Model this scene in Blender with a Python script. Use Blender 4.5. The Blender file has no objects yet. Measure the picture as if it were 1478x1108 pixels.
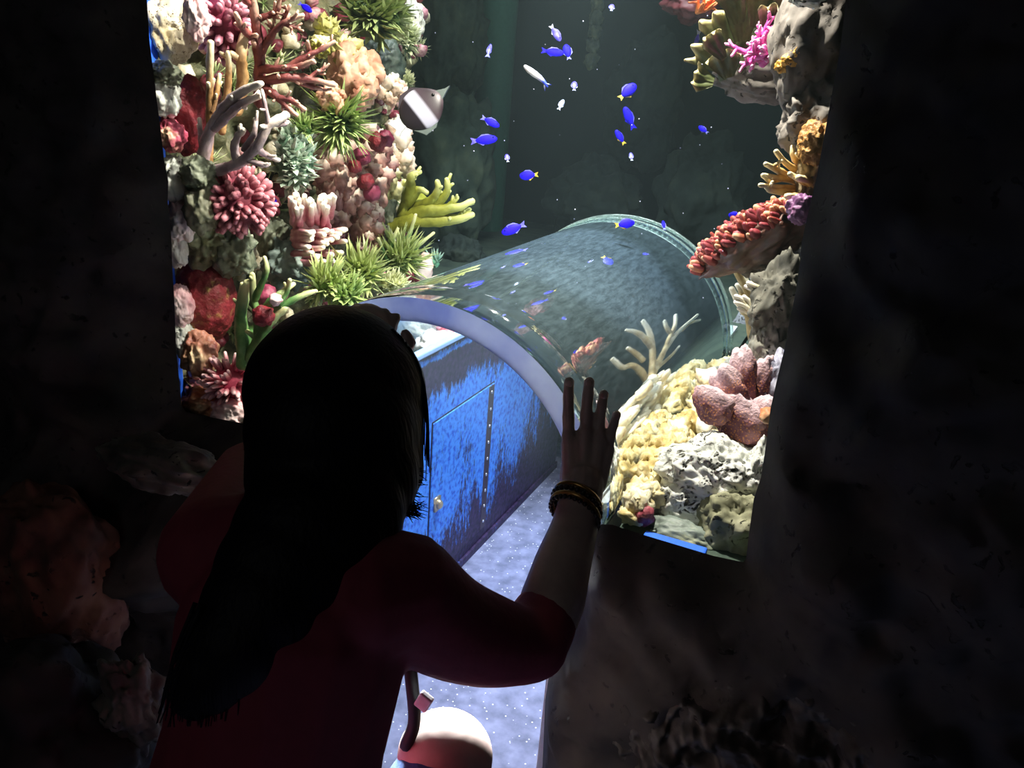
import bpy, bmesh, math, random
import numpy as np
from mathutils import Vector, Matrix, noise, geometry, Quaternion

S = bpy.context.scene
COL = S.collection
PI = math.pi

# ------------------------------------------------------------------ camera
F_PX, CX, CY = 1150.0, 739.0, 554.0
ROLL, PITCH, YAW, CAM_H = math.radians(4.5), math.radians(20.8), math.radians(23.0), 1.35
_fh = Vector((-math.sin(YAW), math.cos(YAW), 0)); RGT = Vector((math.cos(YAW), math.sin(YAW), 0))
FWD = _fh * math.cos(PITCH) - Vector((0, 0, 1)) * math.sin(PITCH)
UPV = _fh * math.sin(PITCH) + Vector((0, 0, 1)) * math.cos(PITCH)
CAM = Vector((0, 0, CAM_H))
cam_data = bpy.data.cameras.new('camera'); cam = bpy.data.objects.new('camera', cam_data); COL.objects.link(cam)
xr = RGT * math.cos(ROLL) + UPV * math.sin(ROLL); yr = UPV * math.cos(ROLL) - RGT * math.sin(ROLL)
cam.matrix_world = Matrix(((xr.x, yr.x, -FWD.x, 0), (xr.y, yr.y, -FWD.y, 0), (xr.z, yr.z, -FWD.z, CAM_H), (0, 0, 0, 1)))
cam_data.sensor_width = 36.0; cam_data.lens = 36.0 * F_PX / 1478.0
cam_data.clip_start = 0.02; cam_data.clip_end = 60
S.camera = cam

# ------------------------------------------------------------------ world, lamps, exposure
S.view_settings.view_transform = 'Standard'; S.view_settings.look = 'None'
S.view_settings.exposure = 0.0; S.view_settings.gamma = 1.0; S.view_settings.use_curve_mapping = False
w = bpy.data.worlds.new('room_dark'); S.world = w; w.use_nodes = True
w.node_tree.nodes['Background'].inputs[0].default_value = (0.8, 0.85, 1.0, 1)
w.node_tree.nodes['Background'].inputs[1].default_value = 0.0004

def area(name, loc, target, sx, sy, power, color, spread=180):
    l = bpy.data.lights.new(name, 'AREA'); l.shape = 'RECTANGLE'; l.size = sx; l.size_y = sy
    l.energy = power; l.color = color; l.spread = math.radians(spread)
    o = bpy.data.objects.new(name, l); COL.objects.link(o); o.location = loc
    o.rotation_euler = (Vector(target) - Vector(loc)).to_track_quat('-Z', 'Y').to_euler(); return o
def spot(name, loc, target, power, color, deg, blend=0.5, rad=0.05):
    l = bpy.data.lights.new(name, 'SPOT'); l.energy = power; l.color = color; l.spot_size = math.radians(deg)
    l.spot_blend = blend; l.shadow_soft_size = rad
    o = bpy.data.objects.new(name, l); COL.objects.link(o); o.location = loc
    o.rotation_euler = (Vector(target) - Vector(loc)).to_track_quat('-Z', 'Y').to_euler(); return o

area('tank_hood_lamp', (-0.62, 2.05, 2.15), (-0.62, 2.65, 0.0), 1.3, 0.5, 17.0, (0.86, 0.95, 1.0), 80)
spot('reef_lamp', (-0.42, 1.40, 2.10), (-1.25, 1.45, 0.88), 112.0, (1.0, 0.95, 0.84), 80, 0.6, 0.02)
spot('sill_fill', (-0.30, 1.32, 1.85), (-1.20, 1.20, 0.74), 70.0, (1.0, 0.95, 0.86), 36, 0.7, 0.02)  # added spot that brightens the lower left corner of the reef
spot('pillar_lamp', (-0.58, 1.45, 2.10), (-0.14, 1.36, 0.66), 185.0, (1.0, 0.94, 0.82), 50, 0.8, 0.02)
spot('tunnel_lamp', (-0.60, 1.78, 2.12), (-0.70, 1.62, 0.0), 190.0, (0.76, 0.82, 1.0), 34, 0.4, 0.03)
spot('edge_fill', (-0.72, 1.30, 2.05), (-1.25, 1.17, 0.95), 45.0, (1.0, 0.95, 0.86), 44, 0.8, 0.02)  # added spot lifting the white rocks along the left window edge
area('back_lamp', (-0.8, 3.1, 2.2), (-0.8, 3.8, 0.6), 2.0, 0.4, 1.2, (0.75, 0.95, 1.0), 140)
area('knee_fill', (-0.72, 1.40, 0.92), (-0.38, 0.72, 0.52), 0.36, 0.04, 11.0, (0.92, 0.95, 1.0), 30)  # added light without a fixture under the tunnel crown, brightens the knee
area('hall_lamp', (-0.9, -2.2, 2.6), (-0.7, 0.6, 0.8), 0.6, 0.6, 3.2, (0.92, 0.94, 1.0), 180)

# ------------------------------------------------------------------ helpers: pixels to points
def ray(px, py):
    x = px - CX; y = CY - py
    a = x * math.cos(ROLL) - y * math.sin(ROLL); b = x * math.sin(ROLL) + y * math.cos(ROLL)
    return FWD * F_PX + RGT * a + UPV * b
def atY(px, py, Y): d = ray(px, py); return CAM + d * ((Y - CAM.y) / d.y)
def atX(px, py, X): d = ray(px, py); return CAM + d * ((X - CAM.x) / d.x)
def atZ(px, py, Z): d = ray(px, py); return CAM + d * ((Z - CAM.z) / d.z)
def atD(px, py, dep): return CAM + ray(px, py) * (dep / F_PX)
def per_px(p): return (Vector(p) - CAM).dot(FWD) / F_PX
def reefL(px, py, out=0.0):
    p = atX(px, py, -1.25 + out); return p if p.y > 1.185 else atY(px, py, 1.185)

# ------------------------------------------------------------------ helpers: colour and materials
def lin(h):
    h = h.lstrip('#'); v = [int(h[i:i + 2], 16) / 255 for i in (0, 2, 4)]
    return tuple(c / 12.92 if c <= 0.04045 else ((c + 0.055) / 1.055) ** 2.4 for c in v) + (1.0,)
_mats = {}
def new_mat(name):
    m = bpy.data.materials.new(name); m.use_nodes = True; nt = m.node_tree
    return m, nt, nt.nodes, nt.links, nt.nodes['Principled BSDF']
def organic(name, cols, scale=40.0, tip=None, bump=0.35, bscale=None, rough=0.55, spots=None, spot_scale=160, detail=5.0, sss=0.0):
    """mottled living surface: a ramp of the organism's own colours over noise, paler growing tips from the 'tip' attribute"""
    if name in _mats: return _mats[name]
    m, nt, N, L, P = new_mat(name)
    tc = N.new('ShaderNodeTexCoord'); nz = N.new('ShaderNodeTexNoise'); nz.inputs['Scale'].default_value = scale; nz.inputs['Detail'].default_value = detail
    nz.inputs['Roughness'].default_value = 0.65
    L.new(tc.outputs['Object'], nz.inputs['Vector'])
    r = N.new('ShaderNodeValToRGB'); L.new(nz.outputs['Fac'], r.inputs['Fac'])
    n = len(cols); e = r.color_ramp.elements
    pos = [0.30 + 0.40 * i / max(1, n - 1) for i in range(n)]
    e[0].position = pos[0]; e[0].color = lin(cols[0]); e[1].position = pos[-1]; e[1].color = lin(cols[-1])
    for i in range(1, n - 1):
        q = e.new(pos[i]); q.color = lin(cols[i])
    out = r.outputs['Color']
    if spots:
        v = N.new('ShaderNodeTexVoronoi'); v.inputs['Scale'].default_value = spot_scale; L.new(tc.outputs['Object'], v.inputs['Vector'])
        s = N.new('ShaderNodeValToRGB'); s.color_ramp.elements[0].position = 0.22; s.color_ramp.elements[0].color = (1, 1, 1, 1)
        s.color_ramp.elements[1].position = 0.42; s.color_ramp.elements[1].color = (0, 0, 0, 1)
        L.new(v.outputs['Distance'], s.inputs['Fac'])
        mx = N.new('ShaderNodeMixRGB'); mx.inputs[2].default_value = lin(spots)
        L.new(s.outputs['Color'], mx.inputs[0]); L.new(out, mx.inputs[1]); out = mx.outputs[0]
    if tip:
        at = N.new('ShaderNodeAttribute'); at.attribute_name = 'tip'
        mx = N.new('ShaderNodeMixRGB'); mx.inputs[2].default_value = lin(tip)
        L.new(at.outputs['Fac'], mx.inputs[0]); L.new(out, mx.inputs[1]); out = mx.outputs[0]
    L.new(out, P.inputs['Base Color']); P.inputs['Roughness'].default_value = rough
    if sss: P.inputs['Subsurface Weight'].default_value = sss; P.inputs['Subsurface Radius'].default_value = (0.006, 0.004, 0.003)
    if bump:
        nb = N.new('ShaderNodeTexNoise'); nb.inputs['Scale'].default_value = bscale or scale * 3; nb.inputs['Detail'].default_value = 6
        L.new(tc.outputs['Object'], nb.inputs['Vector'])
        b = N.new('ShaderNodeBump'); b.inputs['Strength'].default_value = bump; b.inputs['Distance'].default_value = 0.006
        L.new(nb.outputs['Fac'], b.inputs['Height']); L.new(b.outputs['Normal'], P.inputs['Normal'])
    _mats[name] = m; return m
def porous(name, cols, pit='#2a2a26', scale=30, pscale=70, bump=0.8, pit_size=0.32):
    """reef rock with dark worm holes"""
    if name in _mats: return _mats[name]
    m, nt, N, L, P = new_mat(name)
    tc = N.new('ShaderNodeTexCoord'); nz = N.new('ShaderNodeTexNoise'); nz.inputs['Scale'].default_value = scale; nz.inputs['Detail'].default_value = 8
    L.new(tc.outputs['Object'], nz.inputs['Vector'])
    r = N.new('ShaderNodeValToRGB'); L.new(nz.outputs['Fac'], r.inputs['Fac']); e = r.color_ramp.elements
    n = len(cols); pos = [0.32 + 0.36 * i / max(1, n - 1) for i in range(n)]
    e[0].position = pos[0]; e[0].color = lin(cols[0]); e[1].position = pos[-1]; e[1].color = lin(cols[-1])
    for i in range(1, n - 1): q = e.new(pos[i]); q.color = lin(cols[i])
    wn = N.new('ShaderNodeMixRGB'); wn.inputs[0].default_value = 0.16; L.new(tc.outputs['Object'], wn.inputs[1]); L.new(nz.outputs['Color'], wn.inputs[2])
    v = N.new('ShaderNodeTexVoronoi'); v.inputs['Scale'].default_value = pscale; L.new(wn.outputs[0], v.inputs['Vector'])
    s = N.new('ShaderNodeValToRGB'); s.color_ramp.elements[0].position = pit_size * 0.6; s.color_ramp.elements[0].color = (0, 0, 0, 1)
    s.color_ramp.elements[1].position = pit_size; s.color_ramp.elements[1].color = (1, 1, 1, 1); L.new(v.outputs['Distance'], s.inputs['Fac'])
    n3 = N.new('ShaderNodeTexNoise'); n3.inputs['Scale'].default_value = pscale * .35; n3.inputs['Detail'].default_value = 4; L.new(tc.outputs['Object'], n3.inputs['Vector'])
    m3 = N.new('ShaderNodeMapRange'); m3.inputs[1].default_value = .42; m3.inputs[2].default_value = .58; m3.inputs[3].default_value = 1; m3.inputs[4].default_value = 0; L.new(n3.outputs['Fac'], m3.inputs[0])
    m4 = N.new('ShaderNodeMath'); m4.operation = 'MAXIMUM'; L.new(s.outputs['Color'], m4.inputs[0]); L.new(m3.outputs[0], m4.inputs[1])
    mx = N.new('ShaderNodeMixRGB'); mx.inputs[1].default_value = lin(pit); L.new(m4.outputs[0], mx.inputs[0]); L.new(r.outputs['Color'], mx.inputs[2])
    L.new(mx.outputs[0], P.inputs['Base Color']); P.inputs['Roughness'].default_value = 0.8
    ad = N.new('ShaderNodeMath'); ad.operation = 'MULTIPLY_ADD'; ad.inputs[1].default_value = 0.5; L.new(nz.outputs['Fac'], ad.inputs[0]); L.new(m4.outputs[0], ad.inputs[2])
    b = N.new('ShaderNodeBump'); b.inputs['Strength'].default_value = bump; b.inputs['Distance'].default_value = 0.008
    L.new(ad.outputs[0], b.inputs['Height']); L.new(b.outputs['Normal'], P.inputs['Normal'])
    _mats[name] = m; return m
def plain(name, col, rough=0.5, metal=0.0, bump=0.0, bscale=80):
    if name in _mats: return _mats[name]
    m, nt, N, L, P = new_mat(name); P.inputs['Base Color'].default_value = lin(col); P.inputs['Roughness'].default_value = rough; P.inputs['Metallic'].default_value = metal
    tc = N.new('ShaderNodeTexCoord'); nz = N.new('ShaderNodeTexNoise'); nz.inputs['Scale'].default_value = bscale; L.new(tc.outputs['Object'], nz.inputs['Vector'])
    h = N.new('ShaderNodeHueSaturation'); h.inputs['Color'].default_value = lin(col)
    mr = N.new('ShaderNodeMapRange'); mr.inputs[3].default_value = 0.85; mr.inputs[4].default_value = 1.15; L.new(nz.outputs['Fac'], mr.inputs[0]); L.new(mr.outputs[0], h.inputs['Value'])
    L.new(h.outputs[0], P.inputs['Base Color'])
    if bump:
        b = N.new('ShaderNodeBump'); b.inputs['Strength'].default_value = bump; b.inputs['Distance'].default_value = 0.003; L.new(nz.outputs['Fac'], b.inputs['Height']); L.new(b.outputs['Normal'], P.inputs['Normal'])
    _mats[name] = m; return m

# ------------------------------------------------------------------ helpers: meshes
_ico = {}
def ico(sub):
    if sub not in _ico:
        bm = bmesh.new(); bmesh.ops.create_icosphere(bm, subdivisions=sub, radius=1.0)
        _ico[sub] = (np.array([v.co[:] for v in bm.verts]), np.array([[v.index for v in f.verts] for f in bm.faces])); bm.free()
    return _ico[sub]
def frame(d):
    d = Vector(d).normalized(); a = Vector((0, 0, 1)) if abs(d.z) < 0.9 else Vector((1, 0, 0))
    u = d.cross(a).normalized(); return u, d.cross(u).normalized(), d
class MB:
    def __init__(s, rough=0.0): s.v = []; s.f = []; s.t = []; s.rough = rough
    def raw(s, vs, fs, tip=0.0):
        o = len(s.v); s.v.extend([tuple(v) for v in vs]); s.f.extend([tuple(i + o for i in f) for f in fs])
        s.t.extend(tip if hasattr(tip, '__len__') else [tip] * len(vs)); return s
    def blob(s, c, r, sub=3, amp=0.0, freq=3.0, seed=0, rot=None, octs=3, tip=0.0, pits=None, topt=None):
        V, Fc = ico(sub); r = Vector((r, r, r)) if not hasattr(r, '__len__') else Vector(r); c = Vector(c); out = []; tt = []
        off = Vector((seed * 7.31, seed * 3.17, seed * 5.77))
        for p in V:
            p = Vector(p); k = 1.0
            if amp: k += amp * noise.fractal(p * freq + off, 0.9, 2.0, octs) + (0.05 * noise.fractal(p * freq * 5 + off, .8, 2.0, 3) if sub >= 4 else 0)
            if pits:
                d = noise.voronoi(p * pits[1] + off)[0][0]; k -= pits[0] * max(0.0, 1 - d / 0.38)
            q = Vector((p.x * r.x, p.y * r.y, p.z * r.z)) * k
            if rot is not None: q = rot @ q
            out.append(c + q); tt.append(tip if topt is None else max(0.0, min(1.0, (p.dot(Vector(topt)) - 0.1) * 1.3)))
        return s.raw(out, Fc.tolist(), tt)
    def tube(s, pts, rad, sides=8, tips=None, cap=True):
        pts = [Vector(p) for p in pts]; n = len(pts)
        if not hasattr(rad, '__len__'): rad = [rad] * n
        if tips is None: tips = [0.0] * n
        P_, R_, T_ = [], [], []
        d0 = (pts[1] - pts[0]).normalized(); d1 = (pts[-1] - pts[-2]).normalized()
        if cap:
            for a in (80, 55, 28): P_.append(pts[0] - d0 * rad[0] * math.sin(math.radians(a)) * 0.9); R_.append(rad[0] * math.cos(math.radians(a))); T_.append(tips[0])
        P_ += pts; R_ += list(rad); T_ += list(tips)
        if cap:
            for a in (28, 55, 80): P_.append(pts[-1] + d1 * rad[-1] * math.sin(math.radians(a)) * 0.9); R_.append(rad[-1] * math.cos(math.radians(a))); T_.append(tips[-1])
        m = len(P_); vs, ts = [], []; u = None
        for i in range(m):
            d = (P_[min(i + 1, m - 1)] - P_[max(i - 1, 0)])
            d = d.normalized() if d.length > 1e-9 else d0
            if u is None: u, v, _ = frame(d)
            else:
                u = (u - d * u.dot(d)); u = u.normalized() if u.length > 1e-6 else frame(d)[0]
                v = d.cross(u)
            for k in range(sides):
                a = 2 * PI * k / sides; e_ = u * math.cos(a) + v * math.sin(a); q_ = P_[i] + e_ * R_[i]; vs.append(q_ + e_ * R_[i] * s.rough * noise.noise(q_ * 110)); ts.append(T_[i])
        fs = []
        for i in range(m - 1):
            for k in range(sides):
                k2 = (k + 1) % sides; fs.append((i * sides + k, i * sides + k2, (i + 1) * sides + k2, (i + 1) * sides + k))
        fs.append(tuple(range(sides))[::-1]); fs.append(tuple((m - 1) * sides + k for k in range(sides)))
        return s.raw(vs, fs, ts)
    def blade(s, p, d, length, width, side=None):
        u, v, d = frame(d); b = Vector(p); a = b + d * length * 0.5 ; t = b + d * length
        vs = [b + u * width * 0.6, b - u * width * 0.6, b + v * width * 0.5, a + u * width, a - u * width, a + v * width * 0.8, t]
        return s.raw(vs, [(0, 1, 4, 3), (1, 2, 5, 4), (2, 0, 3, 5), (3, 4, 6), (4, 5, 6), (5, 3, 6)], [0, 0, 0, .45, .45, .45, 1])
    def box(s, c, h, rot=None):
        c = Vector(c); vs = []
        for x in (-1, 1):
            for y in (-1, 1):
                for z in (-1, 1):
                    q = Vector((x * h[0], y * h[1], z * h[2])); vs.append(c + (rot @ q if rot is not None else q))
        return s.raw(vs, [(0, 1, 3, 2), (4, 6, 7, 5), (0, 4, 5, 1), (2, 3, 7, 6), (0, 2, 6, 4), (1, 5, 7, 3)])
    def build(s, name, mat, parent=None, smooth=True, bevel=0.0, origin=None):
        a = np.array(s.v, dtype=float); c = Vector(a.mean(0)) if origin is None else Vector(origin)
        if parent is not None and origin is None: c = Vector((0, 0, 0)) if parent.get('_o') is None else Vector(parent['_o'])
        me = bpy.data.meshes.new(name); me.from_pydata([tuple(v) for v in (a - np.array(c))], [], s.f); me.validate(); me.update()
        at = me.attributes.new('tip', 'FLOAT', 'POINT'); tv = np.zeros(len(me.vertices), dtype=np.float32); tv[:min(len(tv), len(s.t))] = np.array(s.t[:len(tv)], dtype=np.float32); at.data.foreach_set('value', tv)
        for m in (mat if isinstance(mat, (list, tuple)) else [mat]): me.materials.append(m)
        o = bpy.data.objects.new(name, me); COL.objects.link(o); o['_o'] = tuple(c)
        if parent is not None:
            o.parent = parent; po = Vector(parent['_o']); o.location = c - po
        else: o.location = c
        if smooth: me.polygons.foreach_set('use_smooth', [True] * len(me.polygons))
        if bevel:
            b = o.modifiers.new('edge', 'BEVEL'); b.width = bevel; b.segments = 2; b.limit_method = 'ANGLE'
        return o
def tag(o, label, cat, group=None):
    o['label'] = label; o['category'] = cat
    if group: o['group'] = group
    return o
def struct(o, label=None):
    o['kind'] = 'structure'
    if label: o['label'] = label
    return o
def remesh(name, mb, voxel, mat, parent=None, smooth=3, origin=None):
    """union of overlapping limbs grown into one continuous skin"""
    o = mb.build('tmp', mat, origin=(0, 0, 0))
    r = o.modifiers.new('r', 'REMESH'); r.mode = 'VOXEL'; r.voxel_size = voxel; r.use_smooth_shade = True
    sm = o.modifiers.new('s', 'SMOOTH'); sm.iterations = smooth; sm.factor = 0.5
    dg = bpy.context.evaluated_depsgraph_get(); me = bpy.data.meshes.new_from_object(o.evaluated_get(dg))
    bpy.data.objects.remove(o); me.name = name
    c = Vector(origin) if origin is not None else (Vector(parent['_o']) if parent is not None else Vector(np.array([v.co[:] for v in me.vertices]).mean(0)))
    me.transform(Matrix.Translation(-c)); me.materials.clear(); me.materials.append(mat)
    me.polygons.foreach_set('use_smooth', [True] * len(me.polygons))
    q = bpy.data.objects.new(name, me); COL.objects.link(q); q['_o'] = tuple(c)
    if parent is not None: q.parent = parent; q.location = c - Vector(parent['_o'])
    else: q.location = c
    return q
def smooth_path(pts, n=4):
    """Catmull-Rom through the given points"""
    P_ = [Vector(p) for p in pts]
    if len(P_) < 3: return [P_[0].lerp(P_[-1], i / n) for i in range(n + 1)]
    q = [P_[0] * 2 - P_[1]] + P_ + [P_[-1] * 2 - P_[-2]]; out = []
    for i in range(1, len(q) - 2):
        for k in range(n):
            t = k / n; a, b, c, d = q[i - 1], q[i], q[i + 1], q[i + 2]
            out.append(0.5 * ((2 * b) + (c - a) * t + (2 * a - 5 * b + 4 * c - d) * t * t + (3 * b - a - 3 * c + d) * t ** 3))
    return out + [P_[-1]]

# ================================================================== SETTING
PANE_Y = 1.117
TX, TZ, RO, RI = -0.632, 0.665, 0.338, 0.297          # tunnel axis and radii
TY1 = 2.27
BED = 0.665                                            # tank bed beside the tunnel

# ---- floor: dark blue-grey concrete with pale flecks
m, nt, N, L, P = new_mat('flecked_concrete'); _mats['floor'] = m
tc = N.new('ShaderNodeTexCoord'); n1 = N.new('ShaderNodeTexNoise'); n1.inputs['Scale'].default_value = 26; n1.inputs['Detail'].default_value = 7; L.new(tc.outputs['Object'], n1.inputs['Vector'])
r1 = N.new('ShaderNodeValToRGB'); r1.color_ramp.elements[0].position = .3; r1.color_ramp.elements[0].color = lin('#5a607c'); r1.color_ramp.elements[1].position = .7; r1.color_ramp.elements[1].color = lin('#868cb0'); L.new(n1.outputs['Fac'], r1.inputs['Fac'])
v1 = N.new('ShaderNodeTexVoronoi'); v1.inputs['Scale'].default_value = 95; v1.inputs['Randomness'].default_value = 1; L.new(tc.outputs['Object'], v1.inputs['Vector'])
r2 = N.new('ShaderNodeValToRGB'); r2.color_ramp.elements[0].position = .13; r2.color_ramp.elements[0].color = (1, 1, 1, 1); r2.color_ramp.elements[1].position = .20; r2.color_ramp.elements[1].color = (0, 0, 0, 1); L.new(v1.outputs['Distance'], r2.inputs['Fac'])
sep = N.new('ShaderNodeSeparateColor'); L.new(v1.outputs['Color'], sep.inputs[0])
gt = N.new('ShaderNodeMath'); gt.operation = 'GREATER_THAN'; gt.inputs[1].default_value = .62; L.new(sep.outputs[0], gt.inputs[0])
mu = N.new('ShaderNodeMath'); mu.operation = 'MULTIPLY'; L.new(gt.outputs[0], mu.inputs[0]); L.new(r2.outputs['Color'], mu.inputs[1])
mx = N.new('ShaderNodeMixRGB'); mx.inputs[2].default_value = lin('#eef2ff'); L.new(mu.outputs[0], mx.inputs[0]); L.new(r1.outputs['Color'], mx.inputs[1]); L.new(mx.outputs[0], P.inputs['Base Color']); P.inputs['Roughness'].default_value = .7
fl = MB(); fl.box((-0.6, 1.5, -0.03), (3.0, 4.2, 0.03)); struct(fl.build('floor', m, smooth=False), 'blue grey concrete floor with pale flecks')

# ---- the rock wall around the viewing window and the crawl entrance
def opening_poly():
    Y = 1.095
    left = [(204, -70), (212, 0), (216, 60), (222, 110), (231, 180), (237, 232), (243, 262), (242, 292), (247, 340), (249, 390), (252, 440), (254, 500), (259, 552), (262, 585)]
    sill_l = [(268, 594), (310, 603), (352, 611)]
    right = [(783, 1105), (787, 1010), (796, 950), (815, 900), (838, 840), (850, 790), (858, 756), (884, 757), (930, 772), (980, 787), (1030, 802), (1073, 811)]
    edge = [(1077, 806), (1081, 770), (1088, 720), (1098, 690), (1106, 640), (1112, 590), (1122, 545), (1133, 500), (1142, 452), (1152, 405), (1157, 350), (1168, 300), (1180, 250), (1188, 205), (1200, 140), (1212, 75), (1219, 20), (1226, -70)]
    pts = [atY(*p, Y) for p in left + sill_l]
    pts = [(p.x, p.z) for p in pts]
    pts += [(-0.885, pts[-1][1] - 0.005), (-0.90, 0.45), (-0.905, 0.2), (-0.91, 0.0)]
    rr = [atY(*p, Y) for p in right + edge]
    pts += [(rr[0].x, 0.0)] + [(p.x, p.z) for p in rr]
    return pts
OPEN = opening_poly()
OPN = np.array(OPEN)
def seg_dist(x, z):
    a = OPN; b = np.roll(OPN, -1, 0); d = b - a; q = np.array([x, z]) - a
    t = np.clip((q * d).sum(1) / (d * d).sum(1), 0, 1); e = q - d * t[:, None]; return math.sqrt((e * e).sum(1).min())
def inside(x, z):
    c = False; n = len(OPEN); j = n - 1
    for i in range(n):
        xi, zi = OPEN[i]; xj, zj = OPEN[j]
        if (zi > z) != (zj > z) and x < (xj - xi) * (z - zi) / (zj - zi) + xi: c = not c
        j = i
    return c
def wall_y(x, z, d=None):
    d = seg_dist(x, z) if d is None else d
    q = Vector((x * 5, z * 5, 1.7)); ramp = min(1.0, d / 0.05)
    return 1.095 - 0.17 * (1 - math.exp(-d / 0.10)) - ramp * (0.055 * noise.fractal(q, 0.9, 2.0, 5) + 0.02 + 0.016 * noise.fractal(q * 5, .8, 2.0, 4))
def meander(x, z):
    q = Vector((x * 7.0, z * 7.0, 3.1)); w_ = noise.noise(q) * 2.2 + noise.noise(q * 2.1) * 0.8
    return 1.0 - abs(math.sin(w_ * 5.0))
def wall_front():
    X0, X1, Z0, Z1 = -2.6, 1.3, 0.0, 2.5
    co = [Vector(p) for p in OPEN]; n = len(co); edges = [(i, (i + 1) % n) for i in range(n)]
    o = len(co); co += [Vector(p) for p in ((X0, Z0 - .001), (X1, Z0 - .001), (X1, Z1), (X0, Z1))]; edges += [(o, o + 1), (o + 1, o + 2), (o + 2, o + 3), (o + 3, o)]
    rnd = random.Random(3)
    # extra points on the edge for a finer lip
    for st, x0, x1, z0, z1 in ((0.016, -1.7, 0.45, 0.01, 1.62), (0.06, X0 + .03, X1 - .03, 0.03, Z1 - .03)):
        x = x0
        while x < x1:
            z = z0
            while z < z1:
                xx = x + rnd.uniform(-.3, .3) * st; zz = z + rnd.uniform(-.3, .3) * st
                fine = -1.7 < xx < 0.45 and zz < 1.62
                if (st < .05 or not fine) and not inside(xx, zz) and seg_dist(xx, zz) > 0.010 and zz > 0.005: co.append(Vector((xx, zz)))
                z += st
            x += st
    V, E_, Fc, _, _, _ = geometry.delaunay_2d_cdt(co, edges, [], 0, 1e-5)
    keep = []
    for f in Fc:
        cx_ = sum(V[i].x for i in f) / 3; cz_ = sum(V[i].y for i in f) / 3
        if not inside(cx_, cz_): keep.append(f)
    vs = []
    for p in V:
        d = seg_dist(p.x, p.y)
        y = wall_y(p.x, p.y, d)
        if p.x < -0.95 and p.y < 0.62: y -= 0.10 * min(1, d / 0.15) * max(0, 1 - abs(p.y - 0.46) / 0.16)     # ledge under the sill
        vs.append((p.x, y, p.y))
    mb = MB(); mb.raw(vs, [tuple(f) for f in keep])
    # lip: the cut edge runs back to the pane
    o = len(mb.v); loop = list(range(n)); lv = [(V[i].x, 1.095, V[i].y) for i in loop]; kx = (PANE_Y - .001) / 1.095; lb = [(V[i].x * kx, PANE_Y - 0.001, max(0.0, CAM_H + (V[i].y - CAM_H) * kx) if V[i].y > .01 else V[i].y) for i in loop]   # chamfered rim
    mb.raw(lv + lb, [(i, (i + 1) % n, n + (i + 1) % n, n + i) for i in range(n) if V[i].y > .01 or V[(i + 1) % n].y > .01])
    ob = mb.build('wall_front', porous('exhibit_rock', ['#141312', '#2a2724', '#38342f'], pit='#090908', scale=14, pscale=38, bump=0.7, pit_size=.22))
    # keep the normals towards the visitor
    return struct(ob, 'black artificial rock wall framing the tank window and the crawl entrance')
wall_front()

# ---- tank shell: back wall, side walls, bed
back_m, nt, N, L, P = new_mat('murky_backdrop')
tc = N.new('ShaderNodeTexCoord'); n1 = N.new('ShaderNodeTexNoise'); n1.inputs['Scale'].default_value = 2.2; n1.inputs['Detail'].default_value = 5; L.new(tc.outputs['Object'], n1.inputs['Vector'])
r1 = N.new('ShaderNodeValToRGB'); r1.color_ramp.elements[0].position = .3; r1.color_ramp.elements[0].color = lin('#182528'); r1.color_ramp.elements[1].position = .75; r1.color_ramp.elements[1].color = lin('#2a3c36'); L.new(n1.outputs['Fac'], r1.inputs['Fac']); L.new(r1.outputs['Color'], P.inputs['Base Color']); P.inputs['Roughness'].default_value = .9
mb = MB(); mb.box((-1.0, 4.05, 1.2), (2.6, 0.05, 1.3)); struct(mb.build('wall_back', back_m, smooth=False), 'dark teal back wall of the tank')
blue_m = plain('tank_blue', '#2f6cf0', 0.5)
mb = MB(); mb.box((-1.288, 1.1655, 1.3), (0.008, 0.0285, 0.75)); struct(mb.build('wall_side', blue_m, smooth=False), 'blue side panel of the tank seen past the reef')
dark_rock = organic('drowned_rock', ['#20302c', '#3a4a40', '#4d5a4a'], scale=9, bump=.6, bscale=20, rough=.9)
mb = MB(); mb.box((-1.85, 2.55, 0.60), (0.88, 1.43, 0.05)); mb.box((0.70, 2.55, 0.60), (0.98, 1.43, 0.05)); mb.box((-0.63, 3.2, 0.60), (0.36, 0.85, 0.05))
struct(mb.build('floor_tank', dark_rock, smooth=False), 'dark tank bed on both sides of the tunnel')
mb = MB(); mb.box((-0.60, 1.131, 0.690), (0.62, 0.004, 0.0)); mb = MB()
mb.box((-0.180, 1.155, 0.655), (0.052, 0.012, 0.012)); struct(mb.build('trim_1', blue_m, smooth=False, bevel=.003), 'blue sealing strip along the lower window edge')

# ---- the water: a faint teal haze filling the tank
wm = bpy.data.materials.new('tank_water'); wm.use_nodes = True; nt = wm.node_tree; nt.nodes.clear(); wo = nt.nodes.new('ShaderNodeOutputMaterial'); vsn = nt.nodes.new('ShaderNodeVolumeScatter')
vsn.inputs['Color'].default_value = (.66, .88, .90, 1); vsn.inputs['Density'].default_value = 0.020; vsn.inputs['Anisotropy'].default_value = 0.2; nt.links.new(vsn.outputs[0], wo.inputs['Volume'])
mb = MB(); mb.box((-.75, 2.57, 1.33), (1.7, 1.42, .662)); wt_ = mb.build('tank_water', wm, smooth=False); wt_['kind'] = 'stuff'; wt_['label'] = 'hazy teal water filling the tank behind the pane'; wt_['category'] = 'water'

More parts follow.
